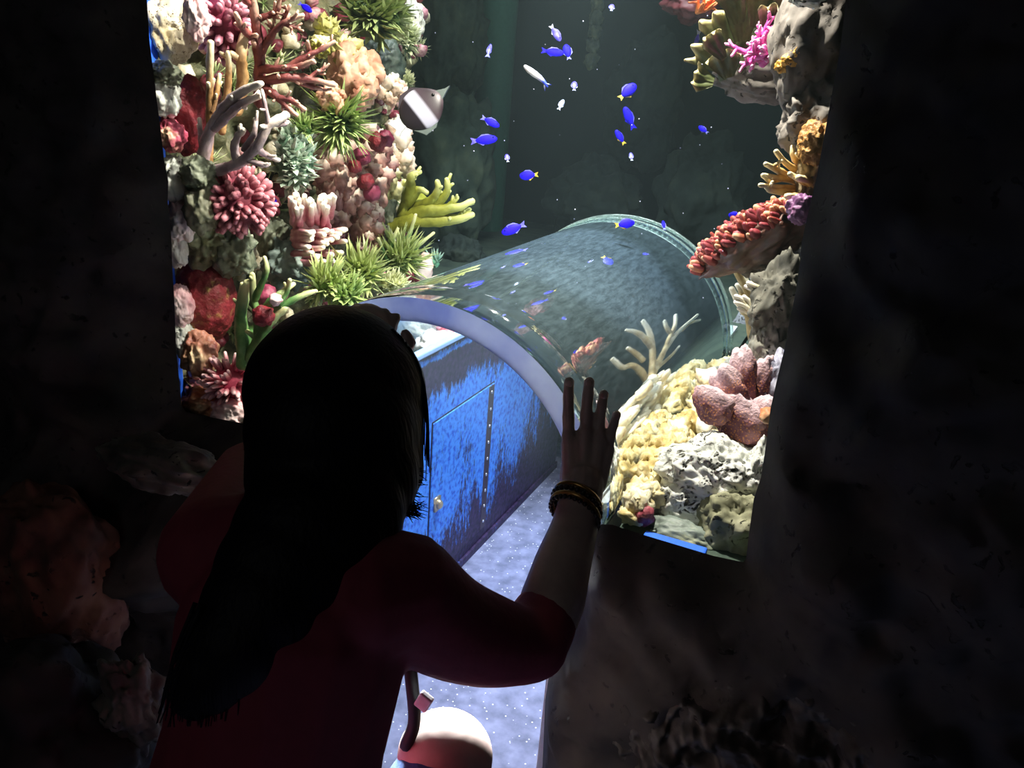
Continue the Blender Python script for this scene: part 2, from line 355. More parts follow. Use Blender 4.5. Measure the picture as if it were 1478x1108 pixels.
# ---- clear materials
def clear_mat(name, ior, tint, haze, haze_col, haze_scale=60, streak=(1, 1, 1), haze_lo=.45):
    m, nt, N, L, P = new_mat(name); N.remove(P); out = N['Material Output']
    tr = N.new('ShaderNodeBsdfTransparent'); tr.inputs[0].default_value = tint
    gl = N.new('ShaderNodeBsdfGlossy'); gl.inputs['Roughness'].default_value = 0.04; gl.inputs['Color'].default_value = (.93, .97, .97, 1)
    fr = N.new('ShaderNodeFresnel'); fr.inputs['IOR'].default_value = ior
    a = N.new('ShaderNodeMixShader'); L.new(fr.outputs[0], a.inputs[0]); L.new(tr.outputs[0], a.inputs[1]); L.new(gl.outputs[0], a.inputs[2]); res = a.outputs[0]
    if haze:
        df = N.new('ShaderNodeBsdfDiffuse'); df.inputs[0].default_value = haze_col
        tc = N.new('ShaderNodeTexCoord'); mp = N.new('ShaderNodeMapping'); mp.inputs['Scale'].default_value = streak; L.new(tc.outputs['Object'], mp.inputs[0])
        nz = N.new('ShaderNodeTexNoise'); nz.inputs['Scale'].default_value = haze_scale; nz.inputs['Detail'].default_value = 8; nz.inputs['Roughness'].default_value = .75; L.new(mp.outputs[0], nz.inputs['Vector'])
        mr = N.new('ShaderNodeMapRange'); mr.inputs[1].default_value = haze_lo; mr.inputs[2].default_value = .75; mr.inputs[3].default_value = haze * .55; mr.inputs[4].default_value = haze * 1.5; L.new(nz.outputs['Fac'], mr.inputs[0])
        b = N.new('ShaderNodeMixShader'); L.new(mr.outputs[0], b.inputs[0]); L.new(res, b.inputs[1]); L.new(df.outputs[0], b.inputs[2]); res = b.outputs[0]
    L.new(res, out.inputs['Surface']); return m
pane_m = clear_mat('window_acrylic', 1.12, (.985, .995, .99, 1), 0, None)
tube_out = clear_mat('tunnel_outer_face', 0.75, (.93, .98, .97, 1), 0.08, (.42, .62, .72, 1), 34, (3, .6, 3), haze_lo=.40)
tube_in = clear_mat('tunnel_inner_face', 1.12, (.98, .99, 1, 1), 0.02, (.5, .6, .75, 1), 60)
rim_m, nt, N, L, P = new_mat('tunnel_cut_edge')
P.inputs['Base Color'].default_value = lin('#8c96c4'); P.inputs['Roughness'].default_value = .35
tc = N.new('ShaderNodeTexCoord'); nz = N.new('ShaderNodeTexNoise'); nz.inputs['Scale'].default_value = 9; nz.inputs['Detail'].default_value = 4; L.new(tc.outputs['Object'], nz.inputs['Vector'])
rr_ = N.new('ShaderNodeValToRGB'); rr_.color_ramp.elements[0].position = .35; rr_.color_ramp.elements[0].color = lin('#8c9ae8'); rr_.color_ramp.elements[1].position = .7; rr_.color_ramp.elements[1].color = lin('#c8d2ff'); L.new(nz.outputs['Fac'], rr_.inputs[0]); L.new(rr_.outputs[0], P.inputs['Base Color'])
tl = N.new('ShaderNodeBsdfTranslucent'); L.new(rr_.outputs[0], tl.inputs[0]); mxs = N.new('ShaderNodeMixShader'); mxs.inputs[0].default_value = .85; L.new(P.outputs[0], mxs.inputs[1]); L.new(tl.outputs[0], mxs.inputs[2]); L.new(mxs.outputs[0], N['Material Output'].inputs['Surface'])

def arch_pts(R, n=48, a0=0.0, a1=PI): return [(TX + R * math.cos(a0 + (a1 - a0) * i / n), TZ + R * math.sin(a0 + (a1 - a0) * i / n)) for i in range(n + 1)]
# window pane with the arch cut out of it
def pane():
    out = arch_pts(RO + 0.002, 40)                       # right spring, over the top, to the left spring
    base = BED
    ring = [(-1.55, base), (TX - RO - .002, base)] + out[::-1][1:-1] + [(TX + RO + .002, base), (0.25, base), (0.25, 1.75), (-1.55, 1.75)]
    tri = geometry.delaunay_2d_cdt([Vector(p) for p in ring], [(i, (i + 1) % len(ring)) for i in range(len(ring))], [], 1, 1e-6)
    V, Fc = tri[0], tri[2]; n = len(V); mb = MB()
    fs = [tuple(f) for f in Fc] + [tuple(i + n for i in f[::-1]) for f in Fc]
    k = len(ring); fs += [(i, (i + 1) % k, n + (i + 1) % k, n + i) for i in range(k)] if n == k else []
    mb.raw([(p.x, PANE_Y, p.y) for p in V] + [(p.x, PANE_Y + .018, p.y) for p in V], fs)
    return mb.build('window_1', pane_m, smooth=False)
struct(pane(), 'clear acrylic viewing pane with an arch cut for the tunnel')
# acrylic half tube
def tunnel():
    n = 64; ys = [PANE_Y - .004] + [PANE_Y + (TY1 - PANE_Y) * i / 10 for i in range(1, 11)]
    A, B = arch_pts(RO, n), arch_pts(RI, n); mo = MB(); vs = []; fs = []; mats = []
    m_ = n + 1
    for y in ys: vs += [(x, y, z) for x, z in A]
    o = len(vs)
    for y in ys: vs += [(x, y, z) for x, z in B]
    for j in range(len(ys) - 1):
        for i in range(n):
            a = j * m_ + i; fs.append((a, a + m_, a + m_ + 1, a + 1)); mats.append(0)
            a += o; fs.append((a, a + 1, a + m_ + 1, a + m_)); mats.append(1)
        fs.append((j * m_, o + j * m_, o + (j + 1) * m_, (j + 1) * m_)); mats.append(1)
        fs.append((j * m_ + n, (j + 1) * m_ + n, o + (j + 1) * m_ + n, o + j * m_ + n)); mats.append(1)
    e = (len(ys) - 1) * m_
    for i in range(n):
        fs.append((i, i + 1, o + i + 1, o + i)); mats.append(2)
        fs.append((e + i, o + e + i, o + e + i + 1, e + i + 1)); mats.append(1)
    mo.raw(vs, fs); ob = mo.build('crawl_tunnel', [tube_out, tube_in, rim_m])
    ob.data.polygons.foreach_set('material_index', mats)
    ob.data.polygons.foreach_set('use_smooth', [k != 2 for k in mats])
    tag(ob, 'clear acrylic half round crawl tunnel running back through the tank', 'tunnel')
    # joint collars near the far end
    for y0, y1, r0, r1 in ((2.215, 2.221, RO + .001, RO + .006), (2.262, 2.272, RO + .001, RO + .009)):
        q = MB(); A1, B1 = arch_pts(r0, n), arch_pts(r1, n); vs = []
        for x, z in A1: vs += [(x, y0, z), (x, y1, z)]
        for x, z in B1: vs += [(x, y0, z), (x, y1, z)]
        k = 2 * (n + 1); fs = []
        for i in range(n): fs += [(2 * i, 2 * i + 1, 2 * i + 3, 2 * i + 2), (k + 2 * i, k + 2 * i + 2, k + 2 * i + 3, k + 2 * i + 1), (2 * i, 2 * i + 2, k + 2 * i + 2, k + 2 * i), (2 * i + 1, k + 2 * i + 1, k + 2 * i + 3, 2 * i + 3)]
        fs += [(0, k, k + 1, 1), (2 * n, 2 * n + 1, k + 2 * n + 1, k + 2 * n)]
        q.raw(vs, fs); c_ = q.build('joint_collar', collar_m, ob)
    q = MB(); A1 = arch_pts(RI - .002, n)
    vs = [(TX, TY1 - .012, TZ)] + [(x, TY1 - .012, z) for x, z in A1] + [(TX, TY1, TZ)] + [(x, TY1, z) for x, z in A1]; k = n + 2
    fs = [(0, i + 2, i + 1) for i in range(n)] + [(k, k + i + 1, k + i + 2) for i in range(n)] + [(1 + i, 2 + i, k + 2 + i, k + 1 + i) for i in range(n)] + [(0, 1, k + 1, k), (k - 1, 0, k, 2 * k - 1)]
    q.raw(vs, fs); q.build('end_panel', dark_rock, ob, smooth=False)
    return ob
collar_m = clear_mat('joint_bond', 1.3, (.85, .95, .9, 1), 0.35, (.55, .68, .62, 1), 30)
tunnel()

# ---- tunnel side walls: worn blue panelled wall on the left, white on the right
m, nt, N, L, P = new_mat('worn_blue_paint'); worn = m
tc = N.new('ShaderNodeTexCoord'); mp = N.new('ShaderNodeMapping'); mp.inputs['Scale'].default_value = (1, 2.6, .8); L.new(tc.outputs['Object'], mp.inputs[0])
n1 = N.new('ShaderNodeTexNoise'); n1.inputs['Scale'].default_value = 3.4; n1.inputs['Detail'].default_value = 10; n1.inputs['Roughness'].default_value = .72; L.new(mp.outputs[0], n1.inputs['Vector'])
sx = N.new('ShaderNodeSeparateXYZ'); L.new(tc.outputs['Object'], sx.inputs[0])
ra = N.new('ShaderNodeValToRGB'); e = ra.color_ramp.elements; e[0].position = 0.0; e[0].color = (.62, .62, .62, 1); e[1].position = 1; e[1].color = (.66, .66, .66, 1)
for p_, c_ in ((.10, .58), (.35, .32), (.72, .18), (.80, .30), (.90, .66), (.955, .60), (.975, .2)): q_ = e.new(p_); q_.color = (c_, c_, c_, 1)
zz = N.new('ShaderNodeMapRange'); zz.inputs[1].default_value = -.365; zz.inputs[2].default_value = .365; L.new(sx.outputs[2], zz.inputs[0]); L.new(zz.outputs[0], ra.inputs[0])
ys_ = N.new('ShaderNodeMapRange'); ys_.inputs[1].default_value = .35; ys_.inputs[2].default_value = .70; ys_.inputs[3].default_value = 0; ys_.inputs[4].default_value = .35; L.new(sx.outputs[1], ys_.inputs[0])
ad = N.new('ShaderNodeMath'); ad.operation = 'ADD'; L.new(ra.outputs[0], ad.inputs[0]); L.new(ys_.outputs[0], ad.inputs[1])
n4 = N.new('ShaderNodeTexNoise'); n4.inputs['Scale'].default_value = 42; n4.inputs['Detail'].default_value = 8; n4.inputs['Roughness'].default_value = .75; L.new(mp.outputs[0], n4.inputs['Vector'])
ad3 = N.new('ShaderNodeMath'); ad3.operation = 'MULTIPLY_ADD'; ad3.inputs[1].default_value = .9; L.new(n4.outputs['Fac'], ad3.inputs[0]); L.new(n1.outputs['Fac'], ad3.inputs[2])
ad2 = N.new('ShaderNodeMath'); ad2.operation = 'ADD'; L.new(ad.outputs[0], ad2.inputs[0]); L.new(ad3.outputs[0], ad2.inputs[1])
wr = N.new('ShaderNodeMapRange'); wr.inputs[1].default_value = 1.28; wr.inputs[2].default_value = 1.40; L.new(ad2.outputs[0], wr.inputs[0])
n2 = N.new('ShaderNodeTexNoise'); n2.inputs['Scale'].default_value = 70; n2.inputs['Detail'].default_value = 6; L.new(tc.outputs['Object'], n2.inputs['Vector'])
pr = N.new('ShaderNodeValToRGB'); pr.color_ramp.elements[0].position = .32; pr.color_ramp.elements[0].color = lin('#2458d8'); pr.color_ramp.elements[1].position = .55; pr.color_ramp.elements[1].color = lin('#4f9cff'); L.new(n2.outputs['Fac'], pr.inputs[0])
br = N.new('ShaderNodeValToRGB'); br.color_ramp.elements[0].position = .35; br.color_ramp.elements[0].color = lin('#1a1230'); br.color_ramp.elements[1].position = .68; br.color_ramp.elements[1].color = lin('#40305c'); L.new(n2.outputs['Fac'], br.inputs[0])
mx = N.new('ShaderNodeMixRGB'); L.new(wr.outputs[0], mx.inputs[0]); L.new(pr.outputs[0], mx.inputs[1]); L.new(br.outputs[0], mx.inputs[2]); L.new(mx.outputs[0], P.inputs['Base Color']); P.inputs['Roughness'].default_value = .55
bp = N.new('ShaderNodeBump'); bp.inputs['Strength'].default_value = .4; bp.inputs['Distance'].default_value = .002; L.new(n2.outputs['Fac'], bp.inputs['Height']); L.new(bp.outputs[0], P.inputs['Normal'])
WX = -0.888; WT = 0.728
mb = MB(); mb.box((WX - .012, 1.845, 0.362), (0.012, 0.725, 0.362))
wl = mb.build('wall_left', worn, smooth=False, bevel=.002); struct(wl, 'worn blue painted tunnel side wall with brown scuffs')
d0 = atX(623.6, 611, WX); d1 = atX(712.7, 552.4, WX); d2 = atX(697.6, 760, WX); d3 = atX(618.5, 773, WX)
hy0, hy1, hz0, hz1 = (d0.y + d3.y) / 2, (d1.y + d2.y) / 2, 0.06, (d0.z + d1.z) / 2
gap_m = plain('hatch_gap', '#241f33', .8)
def wpart(name, y0, y1, z0, z1, t, mat, bevel=.0015):
    q = MB(); q.box((WX + t / 2, (y0 + y1) / 2, (z0 + z1) / 2), (t / 2, (y1 - y0) / 2, (z1 - z0) / 2)); return q.build(name, mat, wl, smooth=False, bevel=bevel)
wpart('hatch_surround', hy0 - .004, hy1 + .004, hz0 - .004, hz1 + .004, .0012, gap_m, 0)
wpart('hatch_panel', hy0, hy1 - .001, hz0, hz1, .004, worn)
strip = wpart('hinge_strip', hy1 - .036, hy1 - .002, hz0 + .002, hz1 - .002, .0056, plain('hinge_brown', '#4a4152', .5, .3))
for k in range(9):
    q = MB(); q.blob((WX + .006, hy1 - .019, hz1 - .022 - k * (hz1 - hz0 - .05) / 8), (.0025, .0055, .0055), sub=2)
    rv = q.build('rivet', plain('rivet_steel', '#d9dde8', .25, .8), strip)
q = MB(); lp = atX(626, 727, WX); q.blob((WX + .012, lp.y + .006, lp.z), (.012, .011, .014), sub=3); q.box((WX + .005, lp.y + .006, lp.z), (.005, .014, .02))
q.build('latch', plain('latch_brass', '#cfc0a0', .3, .8), wl)
q = MB(); q.box((WX - .005, 1.845, WT + .006), (.012, .725, .007)); q.build('top_rail', plain('rail_white', '#a4ccff', .3), wl, smooth=False, bevel=.003)
q = MB(); q.box((WX + .004, 1.845, .012), (.004, .725, .012)); q.build('skirting', worn, wl, smooth=False, bevel=.001)
white_m = plain('wall_white', '#dfe3ee', .5)
mb = MB(); mb.box((-0.340, 1.845, 0.332), (.022, .725, .332)); struct(mb.build('wall_right', white_m, smooth=False), 'white tunnel side wall')
mb = MB()
for k in range(26):
    rnd = random.Random(k); mb.blob((WX + rnd.uniform(-.05, .62), 2.63 + rnd.uniform(-.03, .06), rnd.uniform(.02, .66)), (rnd.uniform(.06, .12), rnd.uniform(.03, .07), rnd.uniform(.06, .12)), sub=3, amp=.35, freq=2.2, seed=k)
struct(mb.build('wall_end', porous('tunnel_grey_rock', ['#4c5058', '#767a80', '#8e9298'], scale=22, pscale=60)), 'grey rock closing the far end of the tunnel')

# ================================================================== LEFT REEF
R = random.Random(11)
olive = organic('reef_olive', ['#2c3022', '#4d5238', '#7a7858', '#a89f86'], scale=16, bump=.8, bscale=60)
def reef_base():
    nu, nv = 150, 110; vs = []; fs = []
    for j in range(nv + 1):
        z = 0.60 + 1.15 * j / nv
        for i in range(nu + 1):
            t = i / nu; s_ = t * 1.45
            if s_ < 0.98: x, y, nx, ny = -1.36, 1.20 + s_, 1.0, -.15
            else:
                a = min(1.0, (s_ - .98) / .25) * PI / 2; x = -1.36 - .16 * (1 - math.cos(a)) - max(0, s_ - 1.23); y = 2.18 + .16 * math.sin(a); nx, ny = math.cos(a), math.sin(a)
            # the mass leans out at the top and creeps towards the tunnel at its foot
            lean = 0.06 * max(0, (z - 1.25)) + 0.16 * max(0.0, 1 - (z - 0.6) / 0.28) ** 1.5
            p = Vector((x, y, z)); k = 0.075 * noise.fractal(p * 5.5, .9, 2.0, 5) + 0.02 * noise.noise(p * 30) + lean
            vs.append((x + nx * k, y + ny * k * .5, z + .02 * noise.noise(p * 9)))
    for j in range(nv):
        for i in range(nu): a = j * (nu + 1) + i; fs.append((a, a + 1, a + nu + 2, a + nu + 1))
    mb = MB(); mb.raw(vs, fs); return mb.build('reef_rock', olive)
tag(reef_base(), 'olive brown reef rock mass behind the left hand corals', 'rock')

def encrust():
    rr = random.Random(77); par = bpy.data.objects['reef_rock']
    kinds = [('pink_crust', organic('enc_pink', ['#8c3c50', '#c88890', '#ecd0c4'], scale=30, bump=.4)), ('cream_crust', organic('enc_cream', ['#a09068', '#d8ccaa', '#f4eedc'], scale=30, bump=.4)),
             ('green_turf', organic('enc_green', ['#2c4420', '#58783a', '#94a860'], scale=30, tip='#d0d8a0', bump=.2)), ('plum_crust', organic('enc_plum', ['#40101c', '#782838', '#a85060'], scale=30, bump=.4))]
    for nm, mt in kinds:
        k = MB()
        for i in range(150):
            z = rr.uniform(.66, 1.62); y = rr.uniform(1.2, 2.22); lean = 0.06 * max(0, (z - 1.25)) + 0.16 * max(0.0, 1 - (z - 0.6) / 0.28) ** 1.5
            p = Vector((-1.36, y, z)); x = -1.36 + 0.075 * noise.fractal(p * 5.5, .9, 2.0, 5) + lean; r_ = rr.uniform(.008, .026); c = Vector((x + r_ * .3, y, z))
            if nm == 'green_turf':
                for q in range(14): k.blade(c, (rr.uniform(.1, 1), rr.gauss(-.2, .6), rr.gauss(.2, .6)), r_ * 2.2, r_ * .16)
            else:
                for q in range(rr.choice((1, 2, 4))): k.blob(c + Vector((rr.uniform(0, .6), rr.uniform(-1, 1), rr.uniform(-1, 1))) * r_, r_ * rr.uniform(.4, 1), sub=2, amp=.35, freq=2, seed=i + q)
        o = k.build(nm, mt, par); o['kind'] = 'stuff'
encrust()
def rock(px, py, rp, label, mat, out=.06, asp=(1, 1, 1), amp=.3, freq=1.8, seed=0, sub=5, pits=None, at=None, cat='rock', name='reef_boulder', topt=None):
    c = at or reefL(px, py, out)
    if at is None and c.y < 1.23: c = atY(px, py, 1.168 if rp <= 30 else 1.235)
    s_ = per_px(c) * rp
    mb = MB(); mb.blob(c, (s_ * asp[0], s_ * asp[1], s_ * asp[2]), sub=sub, amp=amp, freq=freq, seed=seed, pits=pits, topt=topt)
    return tag(mb.build(name, mat), label, cat)
def fib(n):
    for i in range(n):
        z = 1 - 2 * (i + .5) / n; a = i * 2.399963; r_ = math.sqrt(1 - z * z); yield Vector((r_ * math.cos(a), r_ * math.sin(a), z))
def bumpy(px, py, rp, label, mat, out=.08, n=140, blen=.28, brad=.13, asp=(1, 1, 1), seed=0, at=None, facing=None, name='knobbed_coral', jit=.3):
    """dome closely set with short rounded knobs"""
    rr = random.Random(seed); c = at or reefL(px, py, out); s_ = per_px(c) * rp
    mb = MB(); mb.blob(c, (s_ * .8 * asp[0], s_ * .8 * asp[1], s_ * .8 * asp[2]), sub=3, amp=.15, freq=2, seed=seed)
    kb = MB()
    for d in fib(n):
        if facing is not None and d.dot(facing) < -.25: continue
        d = (d + Vector((rr.uniform(-1, 1), rr.uniform(-1, 1), rr.uniform(-1, 1))) * jit).normalized()
        b = c + Vector((d.x * asp[0], d.y * asp[1], d.z * asp[2])) * s_ * .72
        l = s_ * blen * rr.uniform(.7, 1.3); r_ = s_ * brad * rr.uniform(.8, 1.2)
        kb.tube([b, b + d * l * .6, b + d * l], [r_, r_ * .95, r_ * .7], sides=7, tips=[0, .3, 1])
    o = mb.build(name, mat); k = kb.build('knobs', mat, o); k['kind'] = 'stuff'
    return tag(o, label, 'coral')
TW = random.Random(99)
def add_twigs(mb, P_, s_, r1, cnt, ln=(7, 15)):
    n = len(P_)
    for _ in range(cnt):
        i = TW.randrange(n // 4, n - 1); d0 = (P_[i + 1] - P_[i]).normalized(); d = (d0 * .7 + Vector((TW.gauss(0, .6), TW.gauss(0, .6), TW.gauss(.15, .6)))).normalized(); l = s_ * TW.uniform(*ln)
        mb.tube([P_[i], P_[i] + d * l * .5, P_[i] + d * l + Vector((0, 0, l * .15))], [s_ * r1 * .95, s_ * r1 * .8, s_ * r1 * .6], sides=7, tips=[0, .2, 1])
def fingers(px, py, specs, label, mat, base_r=0.02, at=None, name='finger_coral', sub=3, conv=None, base_asp=(1, 1, 1), twigs=0):
    """each finger is its own part; specs = (list of (px, py, out), r0_px, r1_px)"""
    conv = conv or reefL
    c = at or conv(px, py, .03)
    mb = MB(); mb.blob(c, tuple(base_r * a for a in base_asp), sub=3, amp=.25, freq=2, seed=int(px))
    o = mb.build(name, mat)
    for pts, r0, r1 in specs:
        P_ = smooth_path([conv(*p) for p in pts], 4); n = len(P_)
        s_ = per_px(P_[0]); k = MB(.28); rr = [s_ * (r0 + (r1 - r0) * i / (n - 1)) * (1 + .12 * noise.noise(P_[i] * 60)) for i in range(n)]
        k.tube(P_, rr, sides=9, tips=[max(0, (i / (n - 1) - .55) / .45) for i in range(n)]); add_twigs(k, P_, s_, r1, twigs, (6, 11)); k.build('finger', mat, o)
    return tag(o, label, 'coral')
def bush(px, py, rp, label, mat, out=.08, n=260, blen=.7, bw=.045, seed=0, dirv=(0.6, -.5, .7), spread=1.0, at=None, name='spiky_algae', cat='seaweed', core=.45, asp=(1, 1, 1)):
    """tuft of pointed blades"""
    rr = random.Random(seed); c = at or reefL(px, py, out); s_ = per_px(c) * rp; D = Vector(dirv).normalized()
    mb = MB(); mb.blob(c, tuple(s_ * core * a for a in asp), sub=3, amp=.3, freq=2.5, seed=seed)
    k = MB()
    n = int(n * .62); bw *= 1.7
    for i in range(n):
        d = (D + Vector((rr.gauss(0, 1), rr.gauss(0, 1), rr.gauss(0, 1))) * .75 * spread).normalized()
        e_ = (d + Vector((rr.gauss(0, .5), rr.gauss(0, .5), rr.gauss(0, .5)))).normalized() * rr.uniform(.55, 1.0); st = c + Vector((e_.x * asp[0], e_.y * asp[1], e_.z * asp[2])) * s_ * core
        k.blade(st, d, s_ * blen * rr.uniform(.5, 1.2), s_ * bw * rr.uniform(.7, 1.3))
    o = mb.build(name, mat); b = k.build('blades', mat, o, smooth=False); b['kind'] = 'stuff'
    return tag(o, label, cat)
def grow(mb, p, d, l, r_, lev, rr, kids=2, spread=.6, bend=.15, up=0.1, taper=.7, sides=7):
    n = 4; pts = [Vector(p)]; dd = Vector(d).normalized()
    for i in range(n):
        dd = (dd + Vector((rr.gauss(0, 1), rr.gauss(0, 1), rr.gauss(0, 1))) * bend + Vector((0, 0, up * .3))).normalized(); pts.append(pts[-1] + dd * l / n)
    last = lev == 0
    mb.tube(pts, [r_ * (1 - (1 - taper) * i / n) for i in range(n + 1)], sides=sides, tips=[(i / n) ** 2 if last else 0 for i in range(n + 1)])
    if lev > 0:
        for k in range(kids):
            q = pts[-1] if k < 2 else pts[rr.choice([2, 3])]
            nd = (dd + Vector((rr.gauss(0, 1), rr.gauss(0, 1), rr.gauss(0, 1))) * spread).normalized()
            grow(mb, q, nd, l * rr.uniform(.6, .9), r_ * taper, lev - 1, rr, kids, spread, bend, up, taper, sides)

# materials of the corals
tan_porous = porous('tan_porous', ['#a89468', '#dccfae', '#f4ecd8'], pit='#6a5230', scale=24, pscale=110, pit_size=.34)
white_porous = porous('white_porous', ['#8f9088', '#cfd2c6', '#f2f2ea'], pit='#3a3c34', scale=14, pscale=75, pit_size=.33)
grey_porous = porous('grey_porous', ['#4c4844', '#77706a', '#8f8a84'], pit='#2a2624', scale=18, pscale=42, pit_size=.26)
grey_green = organic('grey_green_rock', ['#4a5042', '#737a64', '#989c86'], scale=18, bump=.6)
magenta = organic('magenta_crust', ['#480f22', '#782440', '#9c3c58'], scale=35, tip='#d090a0', bump=.4)
crimson = organic('crimson_sponge', ['#4a0c18', '#781824', '#952c34'], scale=45, bump=.5, bscale=200)
crimson_gold = organic('crimson_gold_sponge', ['#5c1018', '#84202a', '#7a2c28', '#a8924a'], scale=38, bump=.6, bscale=160, detail=9)
pinkwhite = organic('pink_white_lump', ['#d27a86', '#e8b8b8', '#f6eee6'], scale=12, bump=.3)
pinkwhite_f = organic('pink_finger', ['#9c4a5e', '#bc7a84', '#d0a4a0'], scale=30, tip='#f6ecdc', bump=.3)
peach = organic('peach_lobes', ['#a86a54', '#d8a488', '#f0d0b4'], scale=18, bump=.35)
orange_lump = organic('orange_lump', ['#a84a30', '#d88a5c', '#f0d8b0'], scale=12, bump=.4)
purple_tan = organic('purple_tan_branch', ['#7c666c', '#a08c8e', '#bca69e'], scale=30, tip='#f0e2d2', bump=.3)
tan_branch = organic('tan_branch', ['#6a4c38', '#a07848', '#c8a068'], scale=26, tip='#f0e0b8', bump=.3)
redbrown = organic('redbrown_branch', ['#4a2024', '#7a3a38', '#985a50'], scale=30, tip='#e0b8a0', bump=.4)
olive_yellow = organic('olive_yellow', ['#4c4c18', '#84842c', '#b0ac48'], scale=18, tip='#e8e49c', bump=.35)
green_sp = organic('green_blade', ['#22401c', '#3c6a28', '#62883a'], scale=24, tip='#c4d68a', bump=0)
green_dk = organic('dark_green_fuzz', ['#1c2c18', '#38502a', '#566e3c'], scale=24, tip='#a8b878', bump=0)
green_br = organic('bright_green_blade', ['#2a4e14', '#5c7c2a', '#7e9a3c'], scale=24, tip='#ccd490', bump=0)
green_f = organic('green_finger', ['#2e5428', '#4f7c3e', '#7a9c58'], scale=22, tip='#dcdca0', bump=.3)
mint = organic('mint_cluster', ['#2c4434', '#54745c', '#86a488'], scale=30, tip='#d8e8d4', bump=.2)
drape = organic('pinkbrown_drape', ['#44282a', '#7a4a48', '#a87a6c', '#c8a48e'], scale=14, tip='#ecdcc8', bump=.5, detail=8)

FC = Vector((.75, -.6, .3)).normalized()
# -- left margin, from the top down
rock(246, 36, 46, 'pale tan pitted rock at the top left window corner', tan_porous, out=.02, asp=(.7, .9, 1.15), seed=2, pits=(.06, 5))
rock(284, 22, 26, 'pink tipped magenta lump beside the tan pitted rock at top left', pinkwhite, out=.07, asp=(.6, .7, 1.2), seed=5, cat='coral', name='crust_coral')
bumpy(322, 38, 44, 'deep magenta knobbed coral right of the pitted tan rock', magenta, out=.07, n=120, asp=(.8, .8, 1.2), seed=3, facing=FC)
rock(240, 108, 26, 'dark grey boulder under the tan pitted rock', grey_green, out=.03, asp=(.8, .9, .7), seed=8)
rock(236, 138, 30, 'light grey boulder at the window edge above the pink crust', white_porous, out=.015, asp=(.7, .8, 1.0), seed=9)
rock(270, 165, 44, 'dark crimson dome sponge behind the mauve branches', crimson, out=.03, asp=(.7, .8, 1.25), amp=.10, seed=4, cat='sponge', name='dome_sponge')
rock(247, 196, 24, 'magenta crusted knob with cream foot at the window edge', organic('magenta_cream', ['#a02848', '#d06078', '#f0d8a8'], scale=16, bump=.4), out=.05, asp=(.8, .8, 1.0), seed=10, cat='coral', name='crust_coral')
rock(255, 262, 28, 'white pitted boulder left of the mauve branching coral foot', white_porous, out=.02, asp=(.7, .8, 1.2), seed=12)
rock(288, 252, 28, 'grey green boulder carrying the mauve branching coral', grey_green, out=.07, asp=(.9, .9, .9), seed=13)
rock(292, 300, 30, 'olive boulder with a plum patch beside the knobbed ball', organic('olive_plum', ['#6a3a44', '#7a7a62', '#9a9a80'], scale=9, bump=.5), out=.05, asp=(.8, .8, 1.2), seed=14)
rock(262, 318, 26, 'white boulder with magenta stains at the window edge', organic('white_magenta', ['#9c2c4c', '#e8d0cc', '#f6f2ec'], scale=10, bump=.4), out=.03, asp=(.8, .8, 1.2), seed=15)
rock(254, 358, 22, 'smooth white boulder above the crimson gold sponge', organic('white_smooth', ['#c8beb4', '#f4f0e8'], scale=8, bump=.3), out=.02, asp=(.7, .8, 1.3), seed=16)
rock(300, 348, 34, 'olive green boulder below the magenta stained rock', organic('olive_light', ['#56603e', '#808664', '#a0a480'], scale=14, bump=.7), out=.05, asp=(.9, .9, 1.0), seed=17, amp=.4)
rock(335, 358, 34, 'grey green knobby boulder under the plum knobbed ball', grey_green, out=.06, asp=(.9, .9, 1.1), seed=18, amp=.4)
bumpy(345, 290, 48, 'plum red ball coral covered in rounded knobs', organic('plum_knob', ['#441420', '#702838', '#8c3c4a'], scale=30, tip='#c47c84', bump=.3), out=.12, n=230, blen=.30, brad=.115, seed=6, facing=FC)
rock(0, 0, 54, 'large crimson sponge mottled with gold at the lower left', crimson_gold, at=atY(296, 432, 1.25), asp=(.75, .85, 1.15), amp=.09, seed=19, cat='sponge', name='mottled_sponge', sub=5)
rock(262, 441, 25, 'rose and white lump at the window edge beside the crimson sponge', organic('rose_white', ['#c86a78', '#eac0c0', '#fbf6ee'], scale=7, bump=.2), out=.075, asp=(.7, .7, 1.2), amp=.2, seed=20, cat='coral', name='crust_coral')
rock(264, 490, 22, 'white rock under the rose and white lump', white_porous, out=.05, asp=(.8, .8, 1.3), seed=21)
rock(288, 512, 30, 'tan and plum boulder near the lower left corner', organic('tan_plum', ['#6c2030', '#a87058', '#e0cca0'], scale=10, bump=.5), out=.08, asp=(.8, .8, 1.1), seed=22)
rock(284, 560, 32, 'rust brown rock above the orange lump in the lower left corner', organic('rust_rock', ['#6a2c24', '#a8604c', '#dcb090'], scale=11, bump=.6), out=.08, asp=(.9, .8, .9), seed=23)
rock(292, 584, 30, 'orange and cream lump in the lower left window corner', orange_lump, out=.12, asp=(1.1, .8, .75), seed=24, cat='coral', name='crust_coral')
rock(338, 596, 30, 'white and pink lump at the sill beside the visitor hair', pinkwhite, out=.15, asp=(1.2, .8, .8), seed=25, cat='coral', name='crust_coral')
bumpy(334, 552, 36, 'ruby red ruffled coral at the sill beside the hair', organic('ruby_knob', ['#701428', '#a02844', '#b84c60'], scale=30, tip='#f0c4c4', bump=.3), out=.16, n=150, blen=.5, brad=.10, seed=7, facing=FC, asp=(1, .9, .9))

